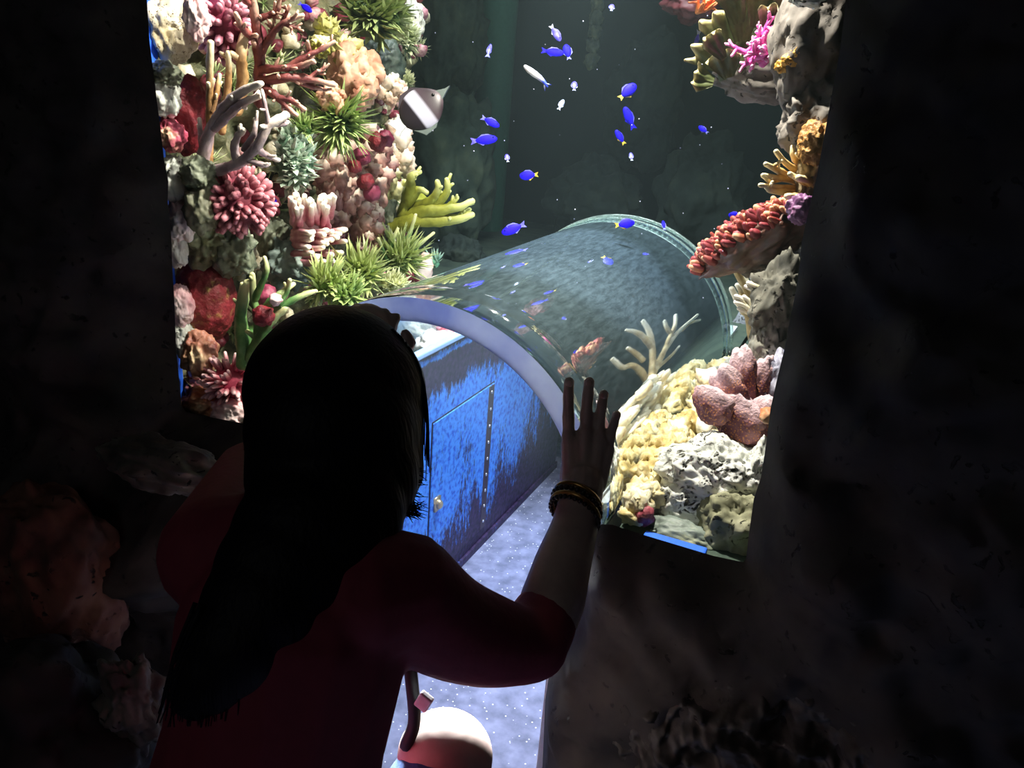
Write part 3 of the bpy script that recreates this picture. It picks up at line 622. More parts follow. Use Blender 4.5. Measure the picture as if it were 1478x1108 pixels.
# -- mauve staghorn and its tan neighbours
def stag(name, label, mat, base, lines, out=.12, twigs=2):
    mb = MB(.35)
    for pts, r0, r1 in lines:
        P_ = smooth_path([reefL(*p) for p in pts], 5); n = len(P_); s_ = per_px(P_[0])
        mb.tube(P_, [s_ * (r0 + (r1 - r0) * i / (n - 1)) * (1 + .15 * noise.noise(P_[i] * 50)) for i in range(n)], sides=9, tips=[max(0, (i / (n - 1) - .7) / .3) for i in range(n)])
        add_twigs(mb, P_, s_, r1, twigs)
    return tag(mb.build(name, mat), label, 'coral')
stag('branching_coral', 'thick mauve branching coral with blunt pale tips at upper left', purple_tan, None, [
    ([(292, 252, .10), (296, 215, .13), (306, 182, .16), (322, 158, .18), (345, 135, .20), (376, 121, .22)], 10, 5.5),
    ([(310, 185, .16), (330, 165, .19), (352, 148, .20), (374, 138, .21)], 7, 4.5),
    ([(288, 250, .12), (320, 244, .16), (348, 234, .19), (372, 210, .21), (388, 182, .23), (413, 166, .25)], 9, 5.5),
    ([(388, 185, .23), (384, 158, .23), (378, 130, .22)], 4, 2.6),
    ([(372, 214, .21), (384, 224, .21), (402, 231, .22)], 5.5, 3.5),
    ([(360, 232, .20), (380, 238, .21), (388, 236, .21)], 5, 3.0),
    ([(344, 236, .19), (338, 215, .20), (344, 196, .20), (352, 188, .20)], 7, 4),
    ([(352, 215, .20), (366, 194, .20), (370, 172, .20)], 5, 3.2),
    ([(295, 220, .13), (290, 195, .13), (288, 172, .13)], 6, 3.4),
    ([(395, 178, .23), (408, 180, .24), (416, 176, .24)], 4, 2.6)])
stag('branching_coral', 'slim upright tan branches behind the mauve branching coral', tan_branch, None, [
    ([(300, 232, .08), (303, 190, .09), (303, 130, .10), (304, 62, .11)], 7, 4.5),
    ([(320, 190, .09), (326, 150, .10), (330, 110, .11), (329, 76, .12)], 6, 4),
    ([(306, 160, .1), (313, 135, .11), (317, 108, .11)], 4, 3),
    ([(342, 160, .10), (350, 120, .11), (348, 85, .12), (352, 52, .12)], 9, 7)])
rr = random.Random(5); mb = MB()
rb_lines = [
    ([(376, 150, .10), (374, 80, .13), (370, 40, .14), (364, -8, .15)], 9, 6), ([(371, 28, .14), (388, 22, .16), (400, 14, .18), (405, -4, .19)], 5, 3.4),
    ([(371, 30, .14), (385, 24, .16), (398, 23, .17)], 4, 3), ([(374, 82, .13), (390, 55, .16), (408, 34, .19), (437, 22, .22)], 6, 3),
    ([(405, 38, .18), (412, 22, .19), (418, 8, .2)], 4, 2.5), ([(376, 100, .13), (400, 99, .17), (430, 96, .20), (452, 88, .23)], 6, 3.5),
    ([(378, 118, .13), (410, 112, .18), (445, 114, .21), (482, 122, .24)], 8, 4), ([(420, 112, .18), (440, 122, .2), (470, 130, .22)], 5, 3),
    ([(415, 98, .18), (440, 82, .21), (462, 72, .23), (482, 60, .25)], 5, 3), ([(378, 124, .13), (398, 138, .17), (412, 152, .19), (428, 166, .21)], 7, 3),
    ([(404, 142, .18), (420, 144, .2), (440, 158, .22)], 5, 3), ([(436, 96, .2), (446, 78, .21), (444, 60, .22)], 4, 2.6),
    ([(372, 60, .13), (352, 44, .14), (340, 20, .15)], 6, 3.6), ([(390, 60, .15), (394, 42, .16), (388, 30, .17)], 4, 2.6),
    ([(446, 114, .21), (458, 104, .22), (468, 100, .23)], 4, 2.6), ([(408, 34, .19), (420, 38, .2), (432, 40, .21)], 4, 2.5), ([(366, 10, .14), (352, -2, .15), (345, -14, .15)], 5, 3.5)]
o = stag('branching_coral', 'rust red spreading branch coral at the top left', redbrown, None, rb_lines, twigs=6)
# -- middle of the reef
bush(470, 45, 34, 'yellow green lobed algae beside the rust red branches', olive_yellow, out=.12, n=90, blen=.5, bw=.14, seed=31, name='lobed_algae')
rock(462, 66, 15, 'small lime lump under the yellow green algae', olive_yellow, out=.2, amp=.35, seed=32, cat='coral', name='crust_coral', topt=(0, 0, 1))
rock(498, 76, 22, 'olive yellow lump hanging below the fuzzy dark reef top', olive_yellow, out=.12, amp=.4, seed=33, cat='coral', name='crust_coral', topt=(0, -.3, 1))
bush(540, 20, 74, 'dark green fuzzy algae hanging at the top of the reef', green_dk, out=.12, n=700, blen=.5, bw=.035, seed=34, spread=1.3, asp=(.7, 1.0, .8), name='fuzzy_algae', core=.6)
bush(588, 55, 34, 'pale green fuzzy algae on the right upper edge of the reef', organic('pale_green_fuzz', ['#38503a', '#6a8458', '#a8b888'], scale=24, tip='#e0e4c0', bump=0), out=.06, n=300, blen=.5, bw=.05, seed=35, spread=1.3, asp=(.6, .6, 1.3), name='fuzzy_algae')
rock(596, 30, 22, 'cream rock knob at the top right corner of the left reef', white_porous, out=.05, asp=(.7, .7, 1.3), seed=36)
def lobes(px, py, rp, n, label, mat, out, seed, asp=(1, 1, 1), name='lobed_coral', lr=.36, conv=None, sub=3):
    rr = random.Random(seed); c = conv(px, py) if conv else reefL(px, py, out); s_ = per_px(c) * rp; mb = MB()
    for i, d in enumerate(fib(n)):
        mb.blob(c + Vector((d.x * asp[0], d.y * asp[1], d.z * asp[2])) * s_ * .68 * rr.uniform(.7, 1.1), (s_ * lr * rr.uniform(.7, 1.3), s_ * lr * rr.uniform(.7, 1.2), s_ * lr * rr.uniform(.8, 1.4)), sub=sub, amp=.55, freq=2.4, seed=seed + i, topt=(0, 0, 1))
    return tag(mb.build(name, mat), label, 'coral')
lobes(510, 112, 46, 22, 'peach lobed coral right of the rust red branches', peach, .13, 41, asp=(.9, 1.0, 1.05))
lobes(478, 140, 22, 10, 'small pale peach lobes left of the grassy tuft', peach, .18, 43)
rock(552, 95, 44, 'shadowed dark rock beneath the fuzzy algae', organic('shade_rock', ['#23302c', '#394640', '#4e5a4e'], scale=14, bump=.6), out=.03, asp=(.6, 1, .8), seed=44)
lobes(565, 128, 24, 12, 'cream and rose knobs beside the banded fish', organic('cream_rose', ['#8c5048', '#c8a890', '#ece4cc'], scale=16, tip='#f4f0dc', bump=.4), .07, 45)
bush(585, 118, 18, 'small sage green tuft on the reef edge behind the banded fish', organic('sage', ['#4a5a3a', '#7c8c5c'], scale=20, tip='#d0d4a8', bump=0), out=.06, n=120, blen=.7, bw=.09, seed=46)
bush(490, 172, 48, 'grassy green tuft below the peach lobed coral', green_sp, out=.17, n=330, blen=1.0, bw=.035, seed=47, dirv=(.3, -.4, -.1), spread=1.2, name='grassy_algae')
bush(425, 232, 44, 'mint green tufted coral between plum ball and grassy tuft', mint, out=.12, n=420, blen=.45, bw=.06, seed=48, spread=1.5, asp=(.8, .8, 1.4), name='tufted_coral', cat='coral', core=.7)
bush(440, 185, 26, 'dark green leafy tuft above the mint green coral', green_sp, out=.14, n=140, blen=.8, bw=.06, seed=49, spread=1.3)
lobes(490, 258, 54, 40, 'pink brown draped rock in the middle of the reef', drape, .07, 50, asp=(.6, .8, 1.5), name='draped_coral', lr=.26)
lobes(538, 240, 48, 36, 'rose streaked rock right of the draped rock', drape, .09, 51, asp=(.55, .8, 1.5), name='draped_coral', lr=.26)
for k, (x, y, r_) in enumerate(((522, 226, 13), (545, 205, 13), (556, 200, 12), (528, 262, 12), (536, 278, 13), (512, 240, 10))):
    rock(x, y, r_, ('scarlet bead sponge left of the cream knobs', 'scarlet bead sponge under the grassy tuft tips', 'scarlet bead sponge highest on the cream knobs', 'scarlet bead sponge midway down the rose streaked rock', 'scarlet bead sponge lowest on the rose streaked rock', 'scarlet bead sponge between draped and streaked rocks')[k], crimson if k % 2 else magenta, out=.17, amp=.25, seed=60 + k, cat='sponge', name='bead_sponge', sub=3)
lobes(573, 215, 34, 20, 'cream white lobed coral on the right reef edge', organic('cream_white', ['#a87c6c', '#dcc4ac', '#f8f2e4'], scale=14, tip='#fffaf0', bump=.3), .08, 52, asp=(.7, .7, 1.5))
lobes(558, 262, 26, 12, 'olive and cream lump below the cream white coral', organic('olive_cream', ['#5c5a34', '#94905c', '#d8d0a0'], scale=14, tip='#e8e0bc', bump=.4), .10, 53, asp=(.8, .8, 1.4))
lobes(530, 325, 38, 26, 'mauve and tan rock column above the leafy algae', drape, .11, 54, asp=(.6, .8, 1.4), name='draped_coral', lr=.30)
rock(548, 350, 24, 'dark speckled rock knob at the foot of the rock column', porous('speckled_knob', ['#5a5850', '#94907c', '#c8c4b0'], pit='#22221e', pscale=90), out=.12, amp=.35, seed=55)
rock(555, 300, 26, 'dark green crevice rock behind the yellow green fingers', grey_green, out=.07, asp=(.6, .8, 1.5), seed=56)
# pink fingers
sp = []; rr = random.Random(9)
for k in range(58):
    bx, by = 452 + rr.uniform(-30, 30), 342 + rr.uniform(-34, 40); up = by < 330
    dx, dy = (rr.uniform(-8, 14), -rr.uniform(22, 34)) if up else (rr.uniform(16, 30), rr.uniform(-6, 5))
    sp.append(([(bx, by, .12), (bx + dx * .5, by + dy * .5, .16), (bx + dx, by + dy, .19)], 5.2, 3.6))
fingers(450, 335, sp, 'pink finger coral with cream tips in the middle of the reef', pinkwhite_f, base_r=.045)
rock(420, 378, 40, 'blue grey folded coral below the pink fingers', organic('blue_grey_fold', ['#3c4a44', '#6c7c74', '#94a49a'], scale=14, bump=.7), out=.09, asp=(.8, .9, .9), amp=.45, freq=2.2, seed=57, cat='coral', name='folded_coral', sub=5)
rock(395, 345, 26, 'dark boulder between plum ball and pink fingers', grey_green, out=.05, seed=58, asp=(.9, .9, 1.3))
# green fingers at lower left
fingers(375, 500, [
    ([(352, 525, .16), (350, 490, .18), (348, 455, .2), (352, 425, .21), (358, 408, .22)], 11, 6),
    ([(360, 520, .16), (374, 490, .2), (392, 462, .22), (410, 444, .24)], 10, 6),
    ([(374, 490, .19), (372, 455, .21), (366, 430, .22), (364, 396, .23)], 7.5, 4), ([(366, 436, .22), (378, 408, .23), (385, 390, .24), (382, 372, .24)], 5.5, 3.2),
    ([(372, 468, .2), (386, 440, .22), (404, 424, .24), (424, 410, .25)], 6.5, 3.5), ([(392, 452, .22), (410, 440, .24), (432, 428, .26), (456, 420, .28)], 6.5, 3.2),
    ([(375, 505, .2), (368, 488, .23), (356, 478, .25)], 5, 3.4), ([(350, 470, .2), (346, 440, .2), (350, 410, .21)], 6, 3.8),
    ([(404, 438, .24), (414, 420, .25), (418, 404, .26)], 4.5, 3)], 'green finger coral with pale tips left of the visitor head', green_f, base_r=.05, twigs=1)
rock(385, 428, 16, 'magenta blob among the green fingers', magenta, out=.17, seed=70, cat='sponge', name='bead_sponge', amp=.3, sub=3)
rock(380, 455, 15, 'dark plum blob low among the green fingers', crimson, out=.18, seed=71, cat='sponge', name='bead_sponge', amp=.3, sub=3)
rock(398, 432, 9, 'pink bead right of the magenta blob among green fingers', pinkwhite, out=.21, seed=72, cat='sponge', name='bead_sponge', amp=.3, sub=3)
# leafy algae at the reef foot
bush(470, 410, 40, 'lime green leafy tuft above the visitor head', green_br, out=.22, n=240, blen=.9, bw=.045, seed=73, spread=1.2, name='leafy_algae')
bush(520, 395, 44, 'lime green leafy tuft at the foot of the speckled knob', green_br, out=.22, n=280, blen=.9, bw=.04, seed=74, spread=1.2, name='leafy_algae')
bush(575, 375, 46, 'dense green leafy clump beside the tunnel crown', green_br, out=.18, n=320, blen=.9, bw=.035, seed=75, spread=1.1, name='leafy_algae')
bush(565, 410, 40, 'low yellow green carpet of algae against the tunnel', organic('carpet_green', ['#4a5a1c', '#84903c', '#b8b868'], scale=26, tip='#e8e8bc', bump=0), out=.24, n=420, blen=.4, bw=.05, seed=76, spread=1.4, name='carpet_algae', asp=(1, 1.2, .5))
bush(500, 425, 40, 'dark green algae tuft touching the hair crown', green_sp, out=.26, n=240, blen=.7, bw=.045, seed=77, spread=1.3, name='leafy_algae')
fingers(588, 360, [([(575, 385, .16), (582, 355, .18), (592, 335, .19), (600, 310, .2)], 4, 2.4), ([(580, 380, .17), (598, 360, .19), (626, 336, .22)], 3.6, 2.2), ([(585, 390, .18), (606, 376, .2), (622, 368, .22)], 3.4, 2),
    ([(560, 380, .17), (552, 360, .18), (546, 344, .19)], 3.4, 2), ([(568, 380, .17), (566, 352, .18), (574, 330, .19)], 3.6, 2.2)], 'slim green finger coral rising behind the leafy clump', green_f, base_r=.02)
rock(612, 388, 17, 'rose and white nodule on the tunnel side of the algae', organic('rose_nodule', ['#c87a80', '#f0d8cc', '#fffaf2'], scale=9, bump=.3), out=.2, asp=(.8, .8, 1.3), amp=.3, seed=78, cat='coral', name='crust_coral', sub=3)
bush(628, 380, 14, 'little blue green sprig at the end of the algae carpet', organic('teal_sprig', ['#3c7a5c', '#74b090'], tip='#c8e8d4', bump=0), out=.2, n=30, blen=1.6, bw=.09, seed=79, dirv=(0, -.3, 1), spread=.5, name='algae_sprig')
# yellow green hand coral sticking out over the tunnel
fingers(600, 300, [
    ([(570, 330, .10), (598, 318, .16), (635, 318, .22), (660, 316, .26), (681, 310, .29)], 13, 5),
    ([(585, 318, .12), (610, 306, .18), (640, 302, .23), (665, 298, .27), (682, 290, .29)], 12, 4),
    ([(600, 300, .15), (622, 290, .2), (632, 275, .22), (631, 262, .22)], 9, 3.6), ([(625, 295, .2), (640, 285, .23), (646, 272, .24), (645, 259, .24)], 8, 3.4),
    ([(585, 300, .12), (592, 276, .15), (594, 255, .17), (606, 248, .18)], 10, 3.2), ([(590, 290, .14), (604, 274, .17), (616, 278, .19)], 8, 3.4),
    ([(640, 304, .23), (654, 292, .25), (660, 285, .26)], 5.5, 3), ([(575, 340, .1), (580, 360, .12), (572, 385, .13)], 9, 5), ([(655, 318, .25), (668, 308, .27), (678, 302, .28)], 5, 3),
    ([(582, 310, .12), (586, 285, .13), (584, 262, .14)], 9, 4)],
    'yellow green hand shaped finger coral reaching over the tunnel', organic('yellow_green', ['#5a5c14', '#8c902c', '#b0b048'], scale=16, tip='#dce08c', bump=.4), base_r=.05, base_asp=(.8, 1, 1.1), twigs=4)
# seen through the arch, on the bed left of the tunnel
def floorL(px, py, z): return atZ(px, py, z)
rock(0, 0, 26, 'white lump coral behind the blue wall rail', organic('white_smooth2', ['#d8d0c8', '#fbf8f0'], scale=8), at=atZ(626, 498, .705), cat='coral', name='crust_coral', seed=90, asp=(1, 1, .8))
rock(0, 0, 26, 'red crusted lump behind the blue wall rail', organic('red_crust', ['#7c1420', '#b8404c', '#e8b0b0'], scale=14), at=atZ(654, 482, .71), cat='coral', name='crust_coral', seed=91, asp=(1, 1.3, .7))
bush(0, 0, 22, 'green tuft behind the blue wall rail under the arch', green_br, at=atZ(632, 474, .71), n=120, seed=92, name='leafy_algae')
rock(0, 0, 30, 'dark boulder behind the blue wall beside the visitor head', grey_green, at=atZ(606, 478, .71), seed=93, asp=(1, 1, 1))

# ================================================================== RIGHT REEF
rock(0, 0, 62, 'big smooth grey pillar boulder at the top right', grey_porous, at=atY(1176, 62, 1.50), asp=(.95, .9, 1.6), amp=.18, seed=101, sub=5)
rock(0, 0, 50, 'grey holed boulder under the big pillar boulder', grey_porous, at=atY(1180, 172, 1.48), asp=(1.0, .9, 1.05), amp=.28, seed=102, sub=5, pits=(.12, 3.5))
rock(0, 0, 54, 'shaded grey ledge rock below the olive cabbage coral', grey_porous, at=atY(1105, 112, 1.72), asp=(1.4, .8, .62), amp=.25, seed=103, sub=5)
rock(0, 0, 20, 'white chunk at the very top of the right pillar', white_porous, at=atY(1166, 0, 1.38), asp=(1.2, .7, .5), seed=104, sub=4)
rock(0, 0, 30, 'ochre crusted rock above the yellow fingers', organic('ochre_crust', ['#6a4420', '#a87838', '#cda060'], scale=22, bump=.8, bscale=120), at=atY(1178, 205, 1.42), asp=(.8, .8, 1.0), amp=.35, seed=105, cat='coral', name='crust_coral')
rock(0, 0, 36, 'brown rock column behind the yellow fingers', organic('brown_column', ['#4c4030', '#7c6c50', '#a09070'], scale=22, bump=.7), at=atY(1176, 250, 1.46), asp=(.7, .8, 1.4), amp=.3, seed=106)
# olive cabbage coral: frilled fronds
cab = organic('olive_cabbage', ['#2e3418', '#4a5428', '#6a7040'], scale=18, tip='#e4d8a0', bump=.3)
def frond(mb, c, d, up, wid, hei, seed, waves=5):
    rr = random.Random(seed); d = Vector(d).normalized(); up = Vector(up).normalized(); s_ = d.cross(up).normalized(); n, m_ = 24, 7; vs = []; ts = []
    for j in range(m_ + 1):
        t = j / m_
        for i in range(n + 1):
            u = (i / n - .5) * 2; ww = wid * (.35 + .75 * t)
            f_ = math.sin(u * 7.5 + seed) * .30 * t * t * wid + .10 * wid * noise.noise(Vector((u * 3, t * 3, seed)))
            h = hei * t * (1 - .22 * u * u) + .07 * hei * t * math.sin(u * 5.5 + seed * 2)
            vs.append(Vector(c) + s_ * ww * u + up * h + d * (f_ + .35 * hei * t * t)); ts.append(max(0, (t - .82) / .18))
    k = len(vs); th = wid * .05; vs2 = [v - d * th for v in vs]; fs = []
    for j in range(m_):
        for i in range(n): a = j * (n + 1) + i; fs += [(a, a + 1, a + n + 2, a + n + 1), (k + a, k + a + n + 1, k + a + n + 2, k + a + 1)]
    for i in range(n): a = m_ * (n + 1) + i; fs.append((a, a + 1, k + a + 1, k + a))
    for j in range(m_): a = j * (n + 1); fs.append((a + n + 1, a, k + a, k + a + n + 1)); b = a + n; fs.append((b, b + n + 1, k + b + n + 1, k + b))
    mb.raw(vs + vs2, fs, ts + ts)
q = MB(); cc = atY(1075, 80, 1.70); s_ = per_px(cc); q.blob(cc, (s_ * 38, s_ * 30, s_ * 44), sub=4, amp=.3, freq=2, seed=3); cabbage = q.build('cabbage_coral', cab)
tag(cabbage, 'olive frilled cabbage coral with pale rims at the upper right', 'coral')
for k, (x, y, w_, h_, dd, uu) in enumerate(((1040, 100, 22, 40, (-.5, -.8, .1), (-.7, -.1, .6)), (1052, 72, 24, 46, (-.3, -.9, .2), (-.45, 0, .9)), (1030, 118, 18, 26, (-.2, -.9, .3), (-.9, -.2, .1)), (1070, 60, 26, 56, (0, -1, .2), (-.1, 0, 1)), (1052, 112, 22, 34, (0, -1, .1), (-.3, -.3, .8)),
        (1090, 40, 24, 50, (.1, -1, .1), (.2, 0, 1)), (1066, 34, 22, 50, (-.3, -.9, 0), (-.3, 0, 1)), (1104, 60, 14, 44, (0, -1, 0), (.05, 0, 1)), (1045, 84, 14, 34, (0, -1, .3), (-.6, -.3, .7)))):
    q = MB(); frond(q, atY(x, y, 1.66 - .01 * k), dd, uu, s_ * w_, s_ * h_, k + 1); q.build('frond', cab, cabbage)
pk = organic('magenta_soft', ['#9c1c78', '#d848a8', '#ea78c4'], scale=30, tip='#f8b0e0', bump=.3)
q = MB(); c0 = atY(1104, 84, 1.58); rr = random.Random(21)
for k in range(12): grow(q, c0 + Vector((rr.uniform(-.03, .03), 0, rr.uniform(-.01, .02))), (rr.uniform(-1, 1), -.4, rr.uniform(-.1, 1)), .03, .0075, 2, rr, kids=3, spread=.8)
tag(q.build('soft_coral', pk), 'bright magenta soft coral tuft on the upper right ledge', 'coral')
q = MB(); c0 = atY(1146, 86, 1.45); 
for k in range(9): q.blob(c0 + Vector((-.018 + .0045 * k, rr.uniform(-.01, .01), -.010 + .003 * k + rr.uniform(-.006, .006))), (.010, .009, .009), sub=3, amp=.5, freq=3, seed=k)
tag(q.build('cushion_coral', organic('mustard', ['#8a5c20', '#c89438', '#e0b860'], scale=30, bump=.6)), 'small mustard cushion coral right of the magenta tuft', 'coral')
# tiny orange coral and red sponge behind the cabbage coral
q = MB(); c0 = atY(1006, 18, 2.1); rr = random.Random(8)
for k in range(6): grow(q, c0, (rr.uniform(-.5, .9), -.3, rr.uniform(-.3, 1)), .03, .005, 1, rr, kids=3, spread=.8)
tag(q.build('twig_coral', organic('bright_orange', ['#c04418', '#f07a38', '#ffa860'], scale=30, bump=0)), 'small bright orange twig coral at the top beside the cabbage coral', 'coral')
rock(0, 0, 34, 'dim red sponge in the background behind the orange twigs', organic('dim_red', ['#4c1c20', '#6e2c30'], scale=12, bump=.4), at=atY(1000, 2, 2.6), asp=(1.2, .8, .8), amp=.3, seed=111, cat='sponge', name='dome_sponge')
# yellow fingers: every finger a part
yf = organic('yellow_finger', ['#94682c', '#c89c50', '#dcb870'], scale=26, tip='#f6e8bc', bump=.4)
cv = lambda x, y, o_: atY(x, y, 1.52 - o_)
fingers(1160, 265, [
    ([(1172, 262, .02), (1158, 240, .05), (1146, 226, .07), (1144, 212, .07)], 7, 3.6), ([(1160, 246, .05), (1140, 240, .08), (1120, 219, .10)], 6, 3.6), ([(1166, 270, .03), (1140, 256, .07), (1122, 245, .09), (1105, 237, .11)], 6.5, 3.6),
    ([(1150, 262, .05), (1126, 257, .09), (1101, 253, .12)], 5.5, 3.2), ([(1128, 258, .08), (1112, 262, .11), (1102, 254, .12)], 4, 3), ([(1158, 272, .05), (1128, 270, .09), (1097, 267, .13)], 5.5, 3.2),
    ([(1166, 280, .05), (1140, 278, .08), (1114, 275, .11), (1106, 270, .12)], 6.5, 3.6), ([(1168, 285, .06), (1150, 284, .09), (1136, 283, .11)], 7, 4.6), ([(1172, 276, .06), (1160, 262, .09), (1140, 251, .11)], 6, 4),
    ([(1176, 255, .04), (1166, 236, .06), (1150, 222, .08)], 6, 3.4), ([(1176, 272, .07), (1168, 262, .09), (1152, 256, .11)], 6.5, 4.5), ([(1172, 240, .05), (1160, 225, .07), (1152, 211, .08)], 5, 3), ([(1124, 246, .09), (1118, 240, .1), (1128, 232, .1)], 3.5, 2.6)],
    'yellow finger coral on the right reef above the red ledge', yf, at=atY(1176, 268, 1.50), base_r=.035, conv=cv, base_asp=(.8, .8, 1.2), twigs=1)
# red table coral
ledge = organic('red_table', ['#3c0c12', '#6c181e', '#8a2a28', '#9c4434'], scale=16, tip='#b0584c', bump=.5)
q = MB(); c0 = atY(1098, 350, 1.62); s_ = per_px(c0)
V, Fc = ico(5); vs = []
ex = (atY(1172, 300, 1.56) - atY(1010, 395, 1.66)) * .5; cc = (atY(1172, 300, 1.56) + atY(1010, 395, 1.66)) * .5
ax = ex.normalized(); ay = Vector((0, 1, 0)); az = ax.cross(ay).normalized(); az = az if az.z > 0 else -az
for p in V:
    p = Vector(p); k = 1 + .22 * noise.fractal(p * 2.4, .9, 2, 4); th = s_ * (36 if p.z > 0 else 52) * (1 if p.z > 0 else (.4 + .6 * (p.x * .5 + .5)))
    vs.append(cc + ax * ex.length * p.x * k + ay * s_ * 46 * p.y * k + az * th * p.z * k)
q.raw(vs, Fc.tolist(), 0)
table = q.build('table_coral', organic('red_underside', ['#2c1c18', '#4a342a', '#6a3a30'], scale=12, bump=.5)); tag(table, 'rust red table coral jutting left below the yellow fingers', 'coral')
rr = random.Random(17)
for grp in range(3):
    k_ = MB()
    for i in range(95):
        u = rr.uniform(-.98, .95); v_ = rr.uniform(-1, .6); h2 = 1 - u * u - v_ * v_ * .9
        if h2 <= 0: continue
        b = cc + ax * ex.length * u + ay * s_ * 46 * v_ + az * s_ * 36 * math.sqrt(h2) * .85
        d = (az + ay * (v_ * .7 - .25) + ax * (u * .5 - .35) + Vector((rr.gauss(0, .3), rr.gauss(0, .3), rr.gauss(0, .3)))).normalized(); l = s_ * rr.uniform(8, 17); r_ = s_ * rr.uniform(4.2, 7.5)
        k_.tube([b, b + d * l * .6, b + d * l], [r_, r_ * .95, r_ * .6], sides=6, tips=[0, .1, 1 if grp == 2 else .55])
    kk = k_.build('branchlets', [ledge, organic('red_table_dark', ['#4a0e18', '#741c28', '#8a2c36'], scale=20, tip='#b0505a', bump=.3), organic('orange_tips', ['#6c2c20', '#984a34', '#b46a4c'], scale=20, tip='#e0ac88', bump=.3)][grp], table); kk['kind'] = 'stuff'
rock(0, 0, 22, 'violet lump at the pillar end of the red table coral', organic('violet', ['#4c2c50', '#7c4c7c', '#a878a0'], scale=12, bump=.3), at=atY(1156, 302, 1.40), asp=(.9, .8, 1.0), amp=.25, seed=112, cat='coral', name='crust_coral')
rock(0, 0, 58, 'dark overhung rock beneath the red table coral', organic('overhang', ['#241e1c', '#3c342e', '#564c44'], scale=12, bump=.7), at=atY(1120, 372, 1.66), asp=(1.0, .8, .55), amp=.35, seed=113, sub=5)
def nub(px, py, Y, label, lines, mat=None):
    mb = MB(); 
    for pts, r_ in lines:
        P_ = smooth_path([atY(x, y, Y) for x, y in pts], 4); s2 = per_px(P_[0]); mb.tube(P_, [s2 * r_ * (1 - .25 * i / (len(P_) - 1)) for i in range(len(P_))], sides=8, tips=[i / (len(P_) - 1) for i in range(len(P_))])
    return tag(mb.build('twig_coral', mat or organic('cream_twig', ['#b09a50', '#dccf98', '#f4eed4'], scale=20, tip='#fbf8ee', bump=.3)), label, 'coral')
nub(0, 0, 1.50, 'cream forked twig coral left of the dark pitted pillar', [([(1086, 450), (1076, 440), (1062, 436)], 5), ([(1080, 444), (1072, 432), (1062, 427)], 4), ([(1086, 448), (1082, 434), (1074, 428)], 4.5), ([(1090, 456), (1078, 450), (1066, 445)], 4)])
nub(0, 0, 1.50, 'small white twig just under the red table coral', [([(1096, 414), (1086, 410), (1080, 408)], 4.5), ([(1094, 416), (1084, 417), (1076, 413)], 3.5)])
# pillar below
rock(0, 0, 52, 'dark pitted rock pillar in the middle of the right reef', porous('dark_pitted', ['#3c3c36', '#6e6c62', '#b8b4a4'], pit='#151512', scale=16, pscale=55, pit_size=.36), at=atY(1124, 440, 1.52), asp=(.75, .8, 1.3), amp=.35, seed=114, sub=5, pits=(.14, 4))
rock(0, 0, 40, 'grey pitted rock lower on the right pillar', porous('grey_pitted', ['#5a5a52', '#85847a', '#b0ada0'], pit='#22221e', scale=16, pscale=48), at=atY(1108, 500, 1.50), asp=(.65, .8, 1.2), amp=.35, seed=115, sub=5, pits=(.12, 4))
rock(0, 0, 38, 'lavender grey boulder at the right edge behind the purple coral', organic('lavender_rock', ['#7c7c90', '#a4a4b8', '#c4c4d0'], scale=14, bump=.6), at=atY(1122, 558, 1.44), asp=(.7, .8, 1.3), amp=.25, seed=116)
rock(0, 0, 16, 'white spike of rock beside the purple coral crown', white_porous, at=atY(1080, 520, 1.55), asp=(.7, .7, 1.4), amp=.3, seed=117, sub=3)
# purple speckled paddles
pur = organic('purple_paddle', ['#5c3440', '#885460', '#a87878'], scale=18, tip='#d8bcc4', bump=.5, bscale=240, spots='#d89058', spot_scale=230)
q = MB(); c0 = atY(1082, 622, 1.36); q.blob(c0, (.035, .03, .03), sub=3, amp=.2); pad = q.build('paddle_coral', pur); tag(pad, 'purple lobed paddle coral with orange speckles on the right', 'coral')
for k, (x, y, w_, h_, a, Y) in enumerate(((1030, 585, 34, 26, 20, 1.33), (1052, 566, 30, 40, -18, 1.36), (1072, 550, 22, 52, -8, 1.40), (1094, 560, 20, 52, 4, 1.42), (1066, 600, 42, 34, 35, 1.34), (1088, 604, 24, 40, 30, 1.36))):
    c_ = atY(x, y, Y); s2 = per_px(c_); rot = Matrix.Rotation(math.radians(a), 3, 'Y') @ Matrix.Rotation(math.radians(-18), 3, 'Z')
    q = MB(); q.blob(c_, (s2 * w_, s2 * 13, s2 * h_), sub=4, amp=.22, freq=1.6, seed=k, rot=rot, topt=(-.3, 0, 1)); q.build('lobe', pur, pad)
rock(0, 0, 12, 'orange crusted nub at the window edge below the purple coral', orange_lump, at=atY(1108, 600, 1.30), seed=118, cat='coral', name='crust_coral', sub=3)
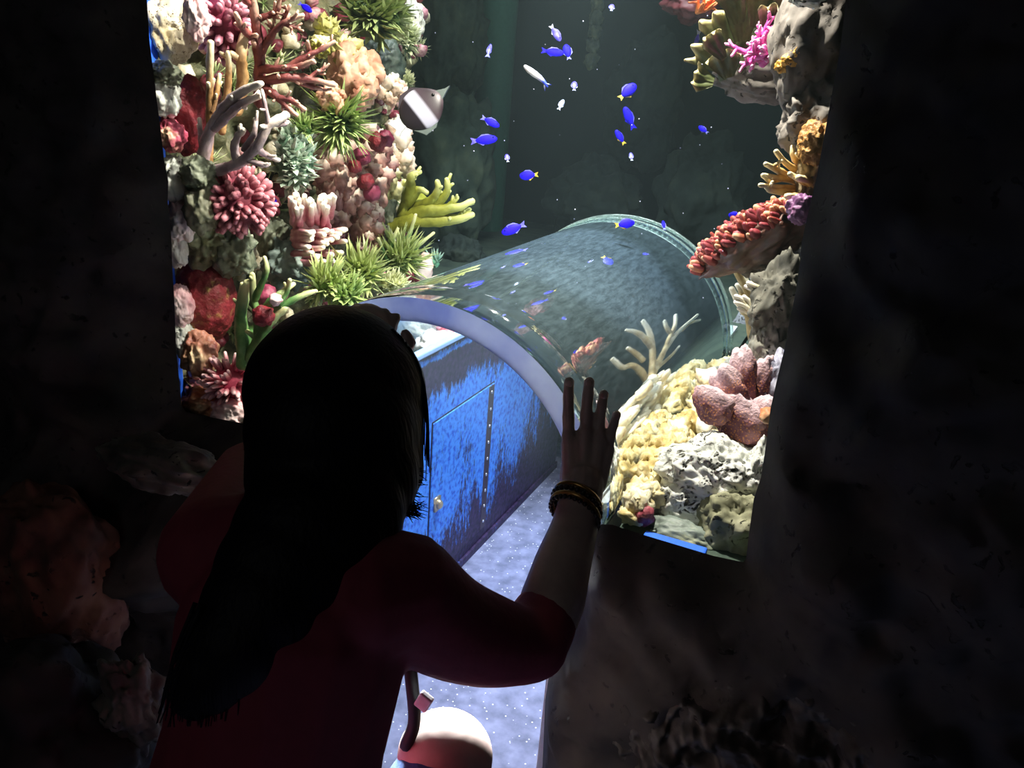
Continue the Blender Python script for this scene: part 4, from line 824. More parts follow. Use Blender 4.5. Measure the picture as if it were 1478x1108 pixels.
# white porous boulder heap
wp = porous('bright_porous', ['#b4b6ae', '#e2e4de', '#fafaf6'], pit='#38372e', scale=12, pscale=85, pit_size=.46)
rock(0, 0, 66, 'big white pitted boulder at the lower right of the window', wp, at=atY(1030, 682, 1.30), asp=(1.15, .8, .82), amp=.22, freq=1.6, seed=120, sub=6, pits=(.13, 4.2))
rock(0, 0, 50, 'white pitted boulder lower left in the right hand heap', wp, at=atY(985, 728, 1.27), asp=(1.05, .7, .8), amp=.26, seed=121, sub=5, pits=(.13, 4.2))
rock(0, 0, 56, 'olive stained pitted boulder at the right corner of the sill', porous('olive_porous', ['#5c5c44', '#8c8c70', '#b8b69c'], pit='#26261e', scale=12, pscale=66), at=atY(1062, 762, 1.24), asp=(.9, .7, 1.0), amp=.26, seed=122, sub=5, pits=(.10, 4.5))
rock(0, 0, 44, 'grey green smooth rock behind the blue sealing strip', organic('strip_rock', ['#56605c', '#7c8880', '#b4b488'], scale=10, bump=.4), at=atY(985, 778, 1.21), asp=(1.35, .6, .62), amp=.2, seed=123, sub=5)
rock(0, 0, 30, 'cream rock shoulder between purple coral and white boulder', organic('cream_shoulder', ['#a09870', '#d8d4b4', '#f4f0dc'], scale=12, bump=.5), at=atY(1052, 640, 1.36), asp=(1.2, .8, .6), amp=.3, seed=124)
rock(0, 0, 42, 'pitted pale rock at the right edge above the sill corner', wp, at=atY(1094, 690, 1.30), asp=(.6, .7, 1.3), amp=.26, seed=125, sub=5, pits=(.12, 4))
rock(0, 0, 14, 'tiny raspberry sponge at the left foot of the white heap', organic('raspberry', ['#6c1c28', '#a84858', '#c87880'], scale=40, bump=.4), at=atY(930, 744, 1.175), asp=(1, .8, 1.1), amp=.3, seed=126, cat='sponge', name='bead_sponge', sub=3)
rock(0, 0, 34, 'tan rock between the tunnel foot and the white heap', organic('tan_foot', ['#6c4c28', '#a08850', '#d0b888'], scale=12, bump=.5), at=atY(940, 770, 1.26), asp=(1.0, .7, .7), amp=.3, seed=127)

rdg = organic('ridge_rock', ['#8c7440', '#c4ae70', '#e8dcb0', '#f4eed0'], scale=16, bump=.6)
lobes(0, 0, 60, 110, 'yellow cream streaked rock ridge along the right foot of the tunnel', rdg, 0, 128, asp=(.42, 4.2, .62), name='rock_ridge', conv=lambda a, b: Vector((-.262, 1.40, .690)), lr=.24)
lobes(0, 0, 50, 60, 'dim tan rock ridge farther back along the tunnel', rdg, 0, 129, asp=(.5, 2.8, .6), name='rock_ridge', conv=lambda a, b: Vector((-.25, 1.86, .69)), lr=.3)

# -- corals standing farther back on the right of the tunnel; the tunnel's curved side mirrors them
def mirrored(px, py, t):
    d = ray(px, py).normalized(); ox, oz = CAM.x - TX, CAM.z - TZ
    a = d.x ** 2 + d.z ** 2; b = 2 * (ox * d.x + oz * d.z); c = ox * ox + oz * oz - RO * RO; D = max(0, b * b - 4 * a * c)
    s = (-b - math.sqrt(D)) / 2 / a; P_ = CAM + d * s; n = Vector((P_.x - TX, 0, P_.z - TZ)) / RO
    r_ = d - n * 2 * d.dot(n); return P_ + r_ * t
def mstag(name, label, mat, lines, t=.40, rs=1.0):
    mb = MB()
    for pts, r0, r1 in lines:
        P_ = smooth_path([mirrored(x, y, t + dt) for x, y, dt in pts], 5); n = len(P_)
        mb.tube(P_, [.0014 * rs * (r0 + (r1 - r0) * i / (n - 1)) * (1 + .2 * noise.noise(P_[i] * 60)) for i in range(n)], sides=8, tips=[max(0, (i / (n - 1) - .5) / .5) for i in range(n)])
    return tag(mb.build(name, mat), label, 'coral')
cream_b = organic('cream_branch', ['#8c7448', '#b8a070', '#d4c49c'], scale=24, tip='#f4f0dc', bump=.3)
mstag('branching_coral', 'cream antler coral on the tank bed right of the tunnel', cream_b, [
    ([(925, 575, 0), (945, 535, 0), (958, 508, 0), (978, 480, 0), (1006, 455, 0)], 7, 3.2), ([(955, 515, 0), (966, 488, 0), (974, 470, 0), (975, 455, 0)], 5, 3), ([(972, 488, 0), (963, 474, 0), (959, 463, 0)], 4, 2.6),
    ([(940, 545, 0), (942, 510, 0), (938, 482, 0), (928, 463, 0)], 6, 3.2), ([(940, 500, 0), (920, 480, 0), (904, 476, 0)], 5, 2.4), ([(935, 555, 0), (915, 528, 0), (898, 530, 0), (884, 518, 0)], 5.5, 3), ([(950, 530, 0), (970, 512, 0), (980, 500, 0)], 4, 2.4),
    ([(928, 520, 0), (912, 506, 0), (906, 502, 0)], 4, 2.4), ([(985, 476, 0), (996, 466, 0), (1010, 462, 0)], 3.5, 2.2)], rs=1.5)
ob_ = organic('orange_fan', ['#84502c', '#b8783c', '#e0b070'], scale=24, tip='#f4dca8', bump=.3)
mb = MB(.3); rr = random.Random(4); fb = mirrored(852, 528, .56)
for k in range(9): grow(mb, fb + Vector((rr.uniform(-.015, .015), rr.uniform(-.03, .03), 0)), (rr.uniform(-.5, .2), rr.uniform(-.6, .6), 1), .034, .0055, 2, rr, kids=3, spread=.5, taper=.7)
tag(mb.build('branching_coral', ob_), 'orange twiggy coral behind the left tip of the red table coral', 'coral')
lump_y = organic('yellow_cream_lumps', ['#c8a878', '#ecdcb0', '#f8f2dc', '#e4e8bc'], scale=14, tip='#fffaea', bump=.6)
mb = MB(); rr = random.Random(14)
for k in range(260):
    x, y = 950 + rr.uniform(-62, 58), 622 + rr.uniform(-84, 100); x += (622 - y) * .3
    if x > 1016 or x > 1000 - (y - 560) * .3 + 30: continue
    p = mirrored(x, y, .30 + rr.uniform(-.05, .06)); p.z = min(max(p.z, .55), .80)
    mb.blob(p, (rr.uniform(.016, .028), rr.uniform(.018, .04), rr.uniform(.012, .02)), sub=2, amp=.5, freq=2.4, seed=k, topt=(0, 0, 1))
tag(mb.build('lobed_coral', lump_y), 'heaped yellow cream lobed coral on the bed right of the tunnel', 'coral')

# ================================================================== BACKGROUND of the tank
bgd2 = organic('distant_dark_rock', ['#1e2a28', '#2e3b36', '#3c463a'], scale=7, bump=.8, bscale=24, rough=.95)
bgd = organic('distant_rock', ['#34463e', '#55685a', '#6c7a60'], scale=7, bump=.8, bscale=24, rough=.95)
for k, (x, y, Y, rp, asp, lab) in enumerate(((640, 60, 3.3, 80, (.7, .7, 1.6), 'dim green rock stack behind the left reef at the top'), (650, 250, 3.2, 84, (.7, .7, 1.5), 'dim green rock stack behind the left reef lower down'), (665, 372, 2.9, 34, (1, .8, .9), 'rounded dim brown rock peeping over the tunnel crown'),
        (1010, 290, 3.6, 66, (.9, .7, 1.3), 'dim rock knoll in the dark right background'), (930, 150, 3.8, 70, (.8, .5, 1.3), 'faint rock in the dark centre background'), (860, 290, 3.7, 70, (1.0, .6, .8), 'faint low rock behind the tunnel crown'))):
    rock(0, 0, rp, lab, bgd if k < 2 else bgd2, at=atY(x, y, Y), asp=asp, amp=.35, seed=140 + k, sub=5)
mb = MB(); c_ = atY(712, 150, 3.6); mb.tube([(c_.x, c_.y, .6), (c_.x, c_.y, 1.5), (c_.x + .01, c_.y, 2.4)], .085, sides=20); tag(mb.build('tank_column', plain('green_column', '#4e8a76', .6)), 'dull green vertical column in the dark background', 'column')
mb = MB(); c_ = atY(860, 30, 3.2)
for k in range(9): mb.blob((c_.x, c_.y, c_.z - .14 + .05 * k), (.026, .03, .034), sub=3, amp=.4, freq=2, seed=k)
tag(mb.build('hanging_rock', organic('hanging', ['#4c5a58', '#76806a', '#a0a070'], scale=18, bump=.5)), 'narrow pale rock strand hanging in the background at top centre', 'rock')

# ================================================================== FISH
f_blue = organic('fish_blue', ['#1000a8', '#1c00ff', '#2808ff'], scale=60, bump=0, rough=.6); f_blue.node_tree.nodes['Principled BSDF'].inputs['Specular IOR Level'].default_value = .15
f_pale = organic('fish_pale', ['#98a4e8', '#c8d0f4', '#e8ecf8'], scale=60, bump=0, rough=.35)
f_mid = organic('fish_violet', ['#4038d8', '#6a60f0', '#a89cf0'], scale=60, bump=0, rough=.35)
f_fin = organic('fin_blue', ['#3a34c8', '#8c8ce0'], scale=60, bump=0, rough=.4)
f_yel = organic('fin_yellow', ['#c8a020', '#f0d840'], scale=60, bump=0, rough=.4)
eye_m = plain('fish_eye', '#05050a', .2)
def fish(px, py, L_, ang, Y, label, body, tailm, deep=.42, turn=0.0, group='blue damselfish in open water', cat='fish', name='damselfish'):
    c = atY(px, py, Y); s_ = per_px(c); l = L_ * s_
    a = math.radians(ang); xr_ = RGT * math.cos(ROLL) + UPV * math.sin(ROLL); yr_ = UPV * math.cos(ROLL) - RGT * math.sin(ROLL)
    d = (xr_ * math.cos(a) + yr_ * math.sin(a)); side = Vector(FWD); d = (d * math.cos(turn) + side * math.sin(turn)).normalized()
    up = d.cross(side).normalized() * (1 if abs(ang) <= 90 else -1); sd = d.cross(up).normalized()
    M = Matrix((d, sd, up)).transposed()
    mb = MB(); V, Fc = ico(3); vs = []
    for p in V:
        t = p[0]; w_ = (1 - .25 * t) if t < 0 else 1.0; taper = 1 - .35 * max(0, -t) ** 1.5
        vs.append(c + M @ Vector((l * .41 * p[0] + l * .07, l * deep * .20 * p[1] * taper, l * deep * .44 * p[2] * taper)))
    mb.raw(vs, Fc.tolist()); o = mb.build(name, body)
    def fin(nm, poly, mat, th=.012):
        k = MB(); n = len(poly); vv = [c + M @ Vector((x * l, th * l, z * l)) for x, z in poly] + [c + M @ Vector((x * l, -th * l, z * l)) for x, z in poly]
        k.raw(vv, [tuple(range(n)), tuple(range(2 * n - 1, n - 1, -1))] + [(i, n + i, n + (i + 1) % n, (i + 1) % n) for i in range(n)]); k.build(nm, mat, o, smooth=False)
    h = deep * .42
    fin('tail_fin', [(-.24, .05), (-.36, .08), (-.5, .13), (-.43, 0), (-.5, -.13), (-.36, -.08), (-.24, -.05)], tailm)
    fin('dorsal_fin', [(.30, h * .78), (.15, h * 1.22), (-.08, h * 1.2), (-.24, h * .55), (-.1, h * .6)], f_fin if body is not f_pale else f_pale, .008)
    fin('anal_fin', [(.05, -h * .8), (-.06, -h * 1.2), (-.24, -h * .55), (-.1, -h * .6)], tailm, .008)
    for q_ in (1, -1):
        k = MB(); k.blob(c + M @ Vector((.33 * l, q_ * deep * .16 * l, .05 * l)), l * .028, sub=2); k.build('eye', eye_m, o)
    return tag(o, label, cat, group)
FISH = [
    (441, 11, 24, -35, 1.50, 'blue fish at the top edge in front of the rust red branches', f_blue, f_fin, .42, 0), (487, 73, 18, -35, 1.55, 'blue fish over the olive lump right of the rust branches', f_blue, f_fin, .42, 0),
    (391, 284, 22, -45, 1.36, 'blue fish beside the plum knobbed ball', f_blue, f_fin, .42, .2), (428, 338, 21, -62, 1.40, 'blue fish in front of the pink finger coral', f_blue, f_fin, .45, .2),
    (802, 48, 28, -58, 1.9, 'blue fish with whitish tail above the overlapping pair', f_mid, f_pale, .42, 0), (798, 75, 34, -8, 1.9, 'long blue fish left in the overlapping pair at top centre', f_blue, f_blue, .40, 0),
    (819, 75, 28, 100, 2.0, 'blue fish right in the overlapping pair at top centre', f_blue, f_fin, .5, .3), (883, 11, 18, 80, 2.2, 'pale blue fish at the top edge beside the hanging strand', f_mid, f_pale, .5, .6),
    (706, 73, 30, 80, 2.3, 'faint slim fish in front of the green column', f_mid, f_fin, .25, .5), (829, 124, 20, 85, 2.1, 'pale violet fish right of the white striped fish', f_mid, f_pale, .5, .5),
    (810, 151, 20, 65, 2.1, 'pale sky blue fish below the white striped fish', f_pale, f_pale, .42, .3), (906, 132, 34, 42, 1.9, 'violet blue fish with yellow tail highest right of centre', f_blue, f_yel, .55, .1),
    (908, 170, 36, 113, 1.95, 'plain blue fish under the highest yellow tailed one', f_blue, f_blue, .40, 0), (895, 198, 25, 122, 1.95, 'small blue fish with yellow tail under two larger ones', f_blue, f_yel, .42, 0),
    (911, 226, 15, 95, 2.2, 'tiny violet fish lowest in the right of centre column', f_mid, f_pale, .45, .4), (1015, 187, 18, 135, 2.0, 'lone blue fish right of centre in dark water', f_blue, f_fin, .5, .3),
    (708, 176, 30, -28, 2.0, 'upper blue fish of two beside the green column', f_blue, f_fin, .42, 0), (699, 202, 40, 6, 1.95, 'lower larger blue fish of two beside the green column', f_blue, f_mid, .40, 0),
    (732, 228, 15, 100, 2.1, 'tiny pale blue fish below the two column fish', f_mid, f_pale, .5, .4), (763, 253, 28, 184, 1.95, 'round blue fish with yellow tail above the tunnel', f_blue, f_yel, .55, .1),
    (741, 330, 38, 202, 1.85, 'blue fish hovering just over the tunnel crown', f_blue, f_fin, .42, 0), (902, 323, 30, 10, 1.9, 'dark blue fish with yellow tail at the tunnel far arch', f_blue, f_yel, .5, .1),
    (958, 325, 18, 92, 2.1, 'slim blue fish right of the tunnel far arch', f_blue, f_fin, .35, .5), (1061, 310, 20, 178, 1.75, 'blue fish left of the red table coral tip', f_blue, f_fin, .5, .2),
    (1006, 58, 28, -100, 1.75, 'thin pale violet fish left of the cabbage coral', f_mid, f_pale, .24, .3), (1124, 66, 13, 90, 1.50, 'tiny blue fish right of the magenta soft coral', f_blue, f_fin, .55, .2), (1141, 70, 15, 140, 1.45, 'tiny blue fish above the mustard coral', f_blue, f_pale, .5, .2)]
for a in FISH: fish(a[0], a[1], a[2], a[3], a[4], a[5], a[6], a[7], a[8], a[9])
rr = random.Random(12); mb = MB()
for k in range(45):
    p = atY(rr.uniform(620, 1060), rr.uniform(20, 470), rr.uniform(1.3, 1.8)); 
    if (p.x - TX) ** 2 + (p.z - TZ) ** 2 > (RO + .01) ** 2: mb.blob(p, rr.uniform(.0006, .0014), sub=1)
sk = mb.build('floating_specks', f_pale); sk['kind'] = 'stuff'; sk['label'] = 'tiny pale specks drifting in the open water'; sk['category'] = 'specks'
# slender white fish with dark stripe
m_str, nt, N, L, P = new_mat('white_to_blue_stripe'); tc = N.new('ShaderNodeTexCoord'); at_ = N.new('ShaderNodeAttribute'); at_.attribute_name = 'tip'
r_ = N.new('ShaderNodeValToRGB'); r_.color_ramp.elements[0].position = .3; r_.color_ramp.elements[0].color = lin('#f4f6fa'); r_.color_ramp.elements[1].position = .75; r_.color_ramp.elements[1].color = lin('#2c44c8'); L.new(at_.outputs['Fac'], r_.inputs[0]); L.new(r_.outputs[0], P.inputs['Base Color']); P.inputs['Roughness'].default_value = .35
P_ = [atY(x, y, 1.85) for x, y in ((758, 96), (764, 101), (772, 107), (780, 113), (786, 119), (790, 125))]; s_ = per_px(P_[0]); mb = MB(); mb.tube(P_, [s_ * r_ for r_ in (2.6, 4.4, 4.6, 3.6, 2.6, 1.6)], sides=10, tips=[0, 0, .15, .45, .8, 1])
wr_ = mb.build('slender_fish', m_str); k = MB(); k.blade(P_[4], P_[5] - P_[4] + Vector((.004, 0, .006)), s_ * 12, s_ * 2.2); k.blade(P_[4], P_[5] - P_[4] + Vector((-.006, 0, -.004)), s_ * 12, s_ * 2.2); k.build('tail_fin', m_str, wr_, smooth=False)
tag(wr_, 'slender white fish with blue striped tail at top centre', 'fish')
# banded black and white fish
c = atY(609, 157, 1.62); s_ = per_px(c); a = math.radians(38); xr_ = RGT * math.cos(ROLL) + UPV * math.sin(ROLL); yr_ = UPV * math.cos(ROLL) - RGT * math.sin(ROLL)
d = (xr_ * math.cos(a) + yr_ * math.sin(a)).normalized(); up = d.cross(FWD).normalized(); up = -up if up.dot(yr_) < 0 else up; sd = d.cross(up); M = Matrix((d, sd, up)).transposed()
m_band, nt, N, L, P = new_mat('banded_fish'); at_ = N.new('ShaderNodeAttribute'); at_.attribute_name = 'tip'; r_ = N.new('ShaderNodeValToRGB'); e = r_.color_ramp.elements
e[0].position = 0; e[0].color = lin('#2a2228'); e[1].position = 1; e[1].color = lin('#6a5c62'); r_.color_ramp.interpolation = 'EASE'
for p_, c_ in ((.30, '#241c24'), (.36, '#c8c8dc'), (.56, '#c4c2d4'), (.64, '#4a3c44'), (.82, '#3a2e34')): q_ = e.new(p_); q_.color = lin(c_)
L.new(at_.outputs['Fac'], r_.inputs[0]); L.new(r_.outputs[0], P.inputs['Base Color']); P.inputs['Roughness'].default_value = .4
V, Fc = ico(4); mb = MB(); vs = []; ts = []
for p in V:
    nose = 1 - .30 * max(0, p[0]) ** 2; vs.append(c + M @ Vector((s_ * 35 * p[0], s_ * 8 * p[1], s_ * 30 * p[2] * nose))); ts.append(p[0] * .5 + .5)
mb.raw(vs, Fc.tolist(), ts); bf = mb.build('banded_fish', m_band); tag(bf, 'black and white banded fish at the right edge of the left reef', 'fish')
def bfin(nm, poly, mat, th=1.2):
    k = MB(); n = len(poly); vv = [c + M @ Vector((x * s_, th * s_, z * s_)) for x, z in poly] + [c + M @ Vector((x * s_, -th * s_, z * s_)) for x, z in poly]
    k.raw(vv, [tuple(range(n)), tuple(range(2 * n - 1, n - 1, -1))] + [(i, n + i, n + (i + 1) % n, (i + 1) % n) for i in range(n)]); k.build(nm, mat, bf, smooth=False)
fin_w = plain('fin_white', '#d4d8dc', .4); fin_d = plain('fin_dark', '#3a3038', .5); fin_g = plain('fin_glassy', '#6c7874', .4)
bfin('tail_fin', [(-30, 6), (-42, 12), (-52, 14), (-48, 0), (-50, -12), (-42, -8), (-30, -6)], fin_w); bfin('dorsal_fin', [(20, 22), (6, 34), (-14, 34), (-28, 20), (-12, 22)], fin_d); bfin('anal_fin', [(14, -22), (0, -34), (-18, -34), (-28, -18), (-10, -22)], fin_g)
bfin('snout', [(31, 8), (44, 2), (52, 1), (44, -2), (31, -8)], fin_g, 2.5)
for q_ in (1, -1):
    k = MB(); k.blob(c + M @ Vector((24 * s_, q_ * 5.2 * s_, 4 * s_)), s_ * 2.6, sub=2); k.build('eye', eye_m, bf)

# ================================================================== ROOM SIDE ROCKS
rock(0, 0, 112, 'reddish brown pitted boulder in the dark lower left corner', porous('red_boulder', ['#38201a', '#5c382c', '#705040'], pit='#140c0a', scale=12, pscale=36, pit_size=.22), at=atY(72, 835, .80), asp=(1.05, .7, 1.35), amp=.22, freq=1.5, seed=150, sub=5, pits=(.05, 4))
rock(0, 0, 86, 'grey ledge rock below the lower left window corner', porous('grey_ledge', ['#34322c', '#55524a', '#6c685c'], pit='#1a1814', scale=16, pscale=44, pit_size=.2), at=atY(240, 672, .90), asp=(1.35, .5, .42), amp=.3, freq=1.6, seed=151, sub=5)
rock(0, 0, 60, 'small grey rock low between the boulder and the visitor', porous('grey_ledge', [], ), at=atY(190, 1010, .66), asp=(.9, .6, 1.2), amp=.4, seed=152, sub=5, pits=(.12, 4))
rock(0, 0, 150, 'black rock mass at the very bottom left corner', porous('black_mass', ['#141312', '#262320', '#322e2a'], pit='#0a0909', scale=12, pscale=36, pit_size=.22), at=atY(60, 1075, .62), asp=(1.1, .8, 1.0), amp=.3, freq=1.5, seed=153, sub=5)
# brain coral relief on the rock under the right sill
def brain():
    nu, nv = 150, 130; vs = []; fs = []
    for j in range(nv + 1):
        for i in range(nu + 1):
            u, v = i / nu * 2 - 1, j / nv * 2 - 1; r2 = u * u + v * v; mk = max(0.0, min(1.0, (1.0 - r2) * 1.6))
            x = .045 + .28 * u + .05 * v; z = .43 + .21 * v
            y = wall_y(x, z) + .02 - mk * (.026 + .014 * meander(x, z))
            vs.append((x, y, z))
    for j in range(nv):
        for i in range(nu): a = j * (nu + 1) + i; fs.append((a, a + 1, a + nu + 2, a + nu + 1))
    mb = MB(); mb.raw(vs, [f[::-1] for f in fs]); return mb.build('brain_coral', organic('brain_dark', ['#26241f', '#3a3630'], scale=20, bump=.3))
tag(brain(), 'dark brain coral with winding ridges below the right sill', 'coral')

# ================================================================== VISITOR
skin = organic('skin', ['#9c8880', '#ae988e', '#baa498'], scale=14, bump=.05, rough=.5, sss=.02)
def cap(mb, a, b, ra, rb, sides=14, n=3): mb.tube([Vector(a).lerp(Vector(b), i / n) for i in range(n + 1)], [ra + (rb - ra) * i / n for i in range(n + 1)], sides=sides)
head = atD(488, 580, .90); neck = atD(468, 745, .855); shR = atD(582, 852, .835); elR = atD(775, 930, .965); wrR = atD(839, 722, 1.085)
shL = atD(318, 800, .86); elL = Vector((-.72, .78, .80)); wrL = atD(520, 500, 1.09)
chest = atD(430, 905, .835); waist = atD(402, 1060, .82); pel = Vector((-.44, .36, .36))
kneeR = atD(652, 1106, .99); kneeL = Vector((-.62, .68, .50)); hipR = Vector((-.36, .38, .34)); hipL = Vector((-.53, .38, .34))
ankR = Vector((kneeR.x - .02, kneeR.y - .12, .08)); ankL = Vector((-.64, .56, .08))
B = MB()
B.blob(head + Vector((0, .0, .012)), (.068, .082, .078), sub=4); B.blob(head + Vector((0, .045, -.05)), (.052, .045, .055), sub=3)            # skull, jaw
B.blob(head + Vector((0, .096, -.012)), (.012, .018, .022), sub=3); B.blob(head + Vector((0, .088, -.055)), (.022, .012, .009), sub=3)       # nose, lips
for q_ in (1, -1): B.blob(head + Vector((.074 * q_, .005, -.012)), (.012, .020, .030), sub=3)
cap(B, neck + Vector((0, -.01, -.02)), head + Vector((0, -.005, -.05)), .052, .048)
for a, b, ra, rb in ((neck + Vector((0, 0, -.05)), chest, .07, .105), (chest, waist, .105, .095), (waist, pel, .095, .12), (chest + Vector((.05, .02, .04)), shR, .06, .05), (chest + Vector((-.06, .02, .04)), shL, .06, .05),
        (hipR, kneeR, .085, .052), (hipL, kneeL, .085, .052), (kneeR, ankR, .05, .032), (kneeL, ankL, .05, .032), (shL, elL, .050, .038), (elL, wrL, .038, .025)): cap(B, a, b, ra, rb)
B.blob(kneeR + Vector((-.01, .0, .012)), (.060, .058, .055), sub=4)
for an in (ankR, ankL): cap(B, an + Vector((0, -.03, -.035)), an + Vector((.01, .14, -.05)), .034, .026)
# right upper arm and forearm along their outline
ua = smooth_path([atD(x, y, d_) for x, y, d_ in ((582, 860, .84), (640, 903, .878), (700, 926, .917), (745, 933, .946), (775, 931, .965))], 3); B.tube(ua, list(np.linspace(58 * .84 / F_PX, 42 * .965 / F_PX, len(ua))), sides=16)
fo = [(775, 930, .965, 44), (797, 868, 1.0, 48), (812, 815, 1.03, 42), (828, 765, 1.06, 35), (838, 722, 1.082, 31)]
fp = smooth_path([atD(x, y, d_) for x, y, d_, _ in fo], 3); fr_ = np.interp(np.linspace(0, 4, len(fp)), range(5), [r_ * d_ / F_PX for _, _, d_, r_ in fo]); B.tube(fp, list(fr_), sides=16)
body = remesh('person', B, .0055, skin, smooth=4, origin=(pel.x, pel.y, 0))
tag(body, 'woman crouching with her back turned and palm raised to the tank, dark red top', 'person')
# right hand, finer skin
PD = 1.112
Hn = MB()
def hp(x, y, d_=PD): return atD(x, y, d_)
k_ = PD / F_PX
Hn.tube([hp(838, 728, 1.083), hp(840, 712, 1.09), hp(842, 695, 1.098)], [29 * k_, 29.5 * k_, 30 * k_], sides=16)
for xa, ya, xb, yb, ra, rb in ((826, 695, 821, 628, 17, 12), (842, 698, 845, 622, 17, 13), (856, 694, 864, 630, 17, 12), (862, 700, 878, 648, 14, 11), (822, 680, 817, 640, 11, 9), (832, 700, 830, 640, 18, 16), (850, 690, 868, 640, 16, 13)):
    cap(Hn, hp(xa, ya, 1.098), hp(xb, yb), ra * k_ * .95, rb * k_ * .9, sides=12)
for pts, r0, r1 in (([(821, 635), (820.5, 602), (820.5, 572), (821.5, 551)], 9.8, 7.6), ([(846, 632), (846, 600), (848.5, 570), (850.5, 551)], 10, 8.0), ([(863, 640), (865, 610), (868.5, 586), (871.5, 569)], 9.4, 7.4), ([(876, 656), (881, 630), (886, 612), (890.5, 598)], 8.4, 6.4)):
    p3 = [hp(x, y, PD + .004 * i) for i, (x, y) in enumerate(pts)]; p3 = smooth_path(p3, 4); n = len(p3)
    Hn.tube(p3, [k_ * (r0 + (r1 - r0) * i / (n - 1)) * (1.0 + .05 * math.cos(i / (n - 1) * 3 * 2 * PI)) for i in range(n)], sides=12)
tb = smooth_path([hp(820, 705, 1.10), hp(818, 682, 1.125), hp(824, 655, 1.14), hp(828, 636, 1.145)], 4); Hn.tube(tb, list(np.linspace(12 * k_, 7.5 * k_, len(tb))), sides=12)
hand = remesh('hand', Hn, .0022, skin, body, smooth=3)
for (x, y) in ((821.5, 549), (850.5, 549), (871.5, 567), (890.5, 596)):
    q = MB(); q.blob(hp(x, y + 4, PD + .004), (.005, .003, .006), sub=2); q.build('fingernail', plain('nail', '#9c8478', .5), hand)
# left hand peeping over the head
Lh = MB(); cap(Lh, wrL, hp(530, 470, 1.11), .026, .034)
for pts in ([(512, 470), (508, 452), (516, 444)], [(530, 468), (528, 452), (534, 446)], [(548, 470), (550, 456), (556, 451)], [(564, 474), (568, 462), (572, 458)]):
    p3 = smooth_path([hp(x, y, 1.11) for x, y in pts], 3); Lh.tube(p3, list(np.linspace(.0095, .0075, len(p3))), sides=10)
tbl = smooth_path([wrL + Vector((.02, 0, 0)), hp(590, 500, 1.10), hp(585, 482, 1.10)], 3); Lh.tube(tbl, list(np.linspace(.011, .008, len(tbl))), sides=10)
remesh('hand', Lh, .003, skin, body, smooth=3)
# shirt
shirt_m = plain('dark_red_cloth', '#7c2436', .8, 0, .4, 60)
Sh = MB()
for a, b, ra, rb in ((neck + Vector((0, -.01, -.055)), chest, .082, .122), (chest, waist, .122, .113), (waist, Vector((-.44, .40, .48)), .113, .13), (chest + Vector((.06, .02, .05)), shR, .074, .064), (chest + Vector((-.07, .02, .05)), shL, .074, .066), (shL, elL, .066, .052)): cap(Sh, a, b, ra, rb)
so = [(582, 855, .835, 86), (640, 899, .875, 76), (700, 922, .915, 67), (745, 930, .945, 57), (772, 930, .962, 52)]
spth = smooth_path([atD(x, y, d_) for x, y, d_, _ in so], 3); Sh.tube(spth, list(np.interp(np.linspace(0, 4, len(spth)), range(5), [r_ * d_ / F_PX for _, _, d_, r_ in so])), sides=18)
cu = smooth_path([atD(765, 928, .96), atD(779, 905, .978), atD(786, 890, .988)], 3); Sh.tube(cu, list(np.linspace(54 * .97 / F_PX, 50 * .98 / F_PX, len(cu))), sides=16)
for k in range(5):   # cloth folds at the elbow
    q = smooth_path([atD(735 + 9 * k, 900 + 2 * k, .925 + .006 * k), atD(752 + 9 * k, 925, .925 + .006 * k), atD(758 + 8 * k, 955, .935 + .006 * k)], 3); Sh.tube(q, .006, sides=8)
remesh('shirt', Sh, .005, shirt_m, body, smooth=5)
# shorts and shoes
jean = plain('blue_denim', '#2c4a7c', .8, 0, .5, 180); J = MB()
cap(J, pel, Vector((-.44, .41, .47)), .14, .128); 
for h_, kn in ((hipR, kneeR), (hipL, kneeL)): cap(J, h_, h_.lerp(kn, .93), .105, .066)
remesh('shorts', J, .006, jean, body, smooth=3)
for an in (ankR, ankL):
    q = MB(); cap(q, an + Vector((0, -.035, -.04)), an + Vector((.01, .15, -.048)), .040, .034); q.box(an + Vector((.005, .06, -.072)), (.036, .12, .008)); q.build('shoe', plain('shoe_black', '#18181c', .6), body)
# hair: a straight fall with flicked ends
hair_m, nt, N, L, P = new_mat('black_hair'); P.inputs['Base Color'].default_value = lin('#0b0a0f'); P.inputs['Roughness'].default_value = .6; P.inputs['Specular IOR Level'].default_value = .15
tc = N.new('ShaderNodeTexCoord'); mp = N.new('ShaderNodeMapping'); mp.inputs['Scale'].default_value = (160, 160, 6); L.new(tc.outputs['Object'], mp.inputs[0]); nz = N.new('ShaderNodeTexNoise'); nz.inputs['Scale'].default_value = 1; L.new(mp.outputs[0], nz.inputs[0]); bp = N.new('ShaderNodeBump'); bp.inputs['Strength'].default_value = .5; bp.inputs['Distance'].default_value = .003; L.new(nz.outputs['Fac'], bp.inputs['Height']); L.new(bp.outputs[0], P.inputs['Normal'])
Hr = MB(); hx = .9 / F_PX
for x, y, r_, dd in ((485, 561, 121, .905), (470, 566, 114, .90), (502, 569, 113, .90), (484, 620, 126, .88), (482, 680, 124, .86), (470, 730, 116, .83), (445, 780, 112, .80), (415, 830, 106, .78), (385, 880, 96, .76), (350, 930, 84, .745), (315, 970, 62, .735), (285, 1000, 40, .73)):
    c_ = atD(x, y, dd); r_ = r_ * dd / F_PX
    B_ = Matrix((RGT, FWD, UPV)).transposed(); Hr.blob(c_, (r_, r_ * 1.12 if y < 650 else r_ * .8, r_), sub=4, rot=B_)
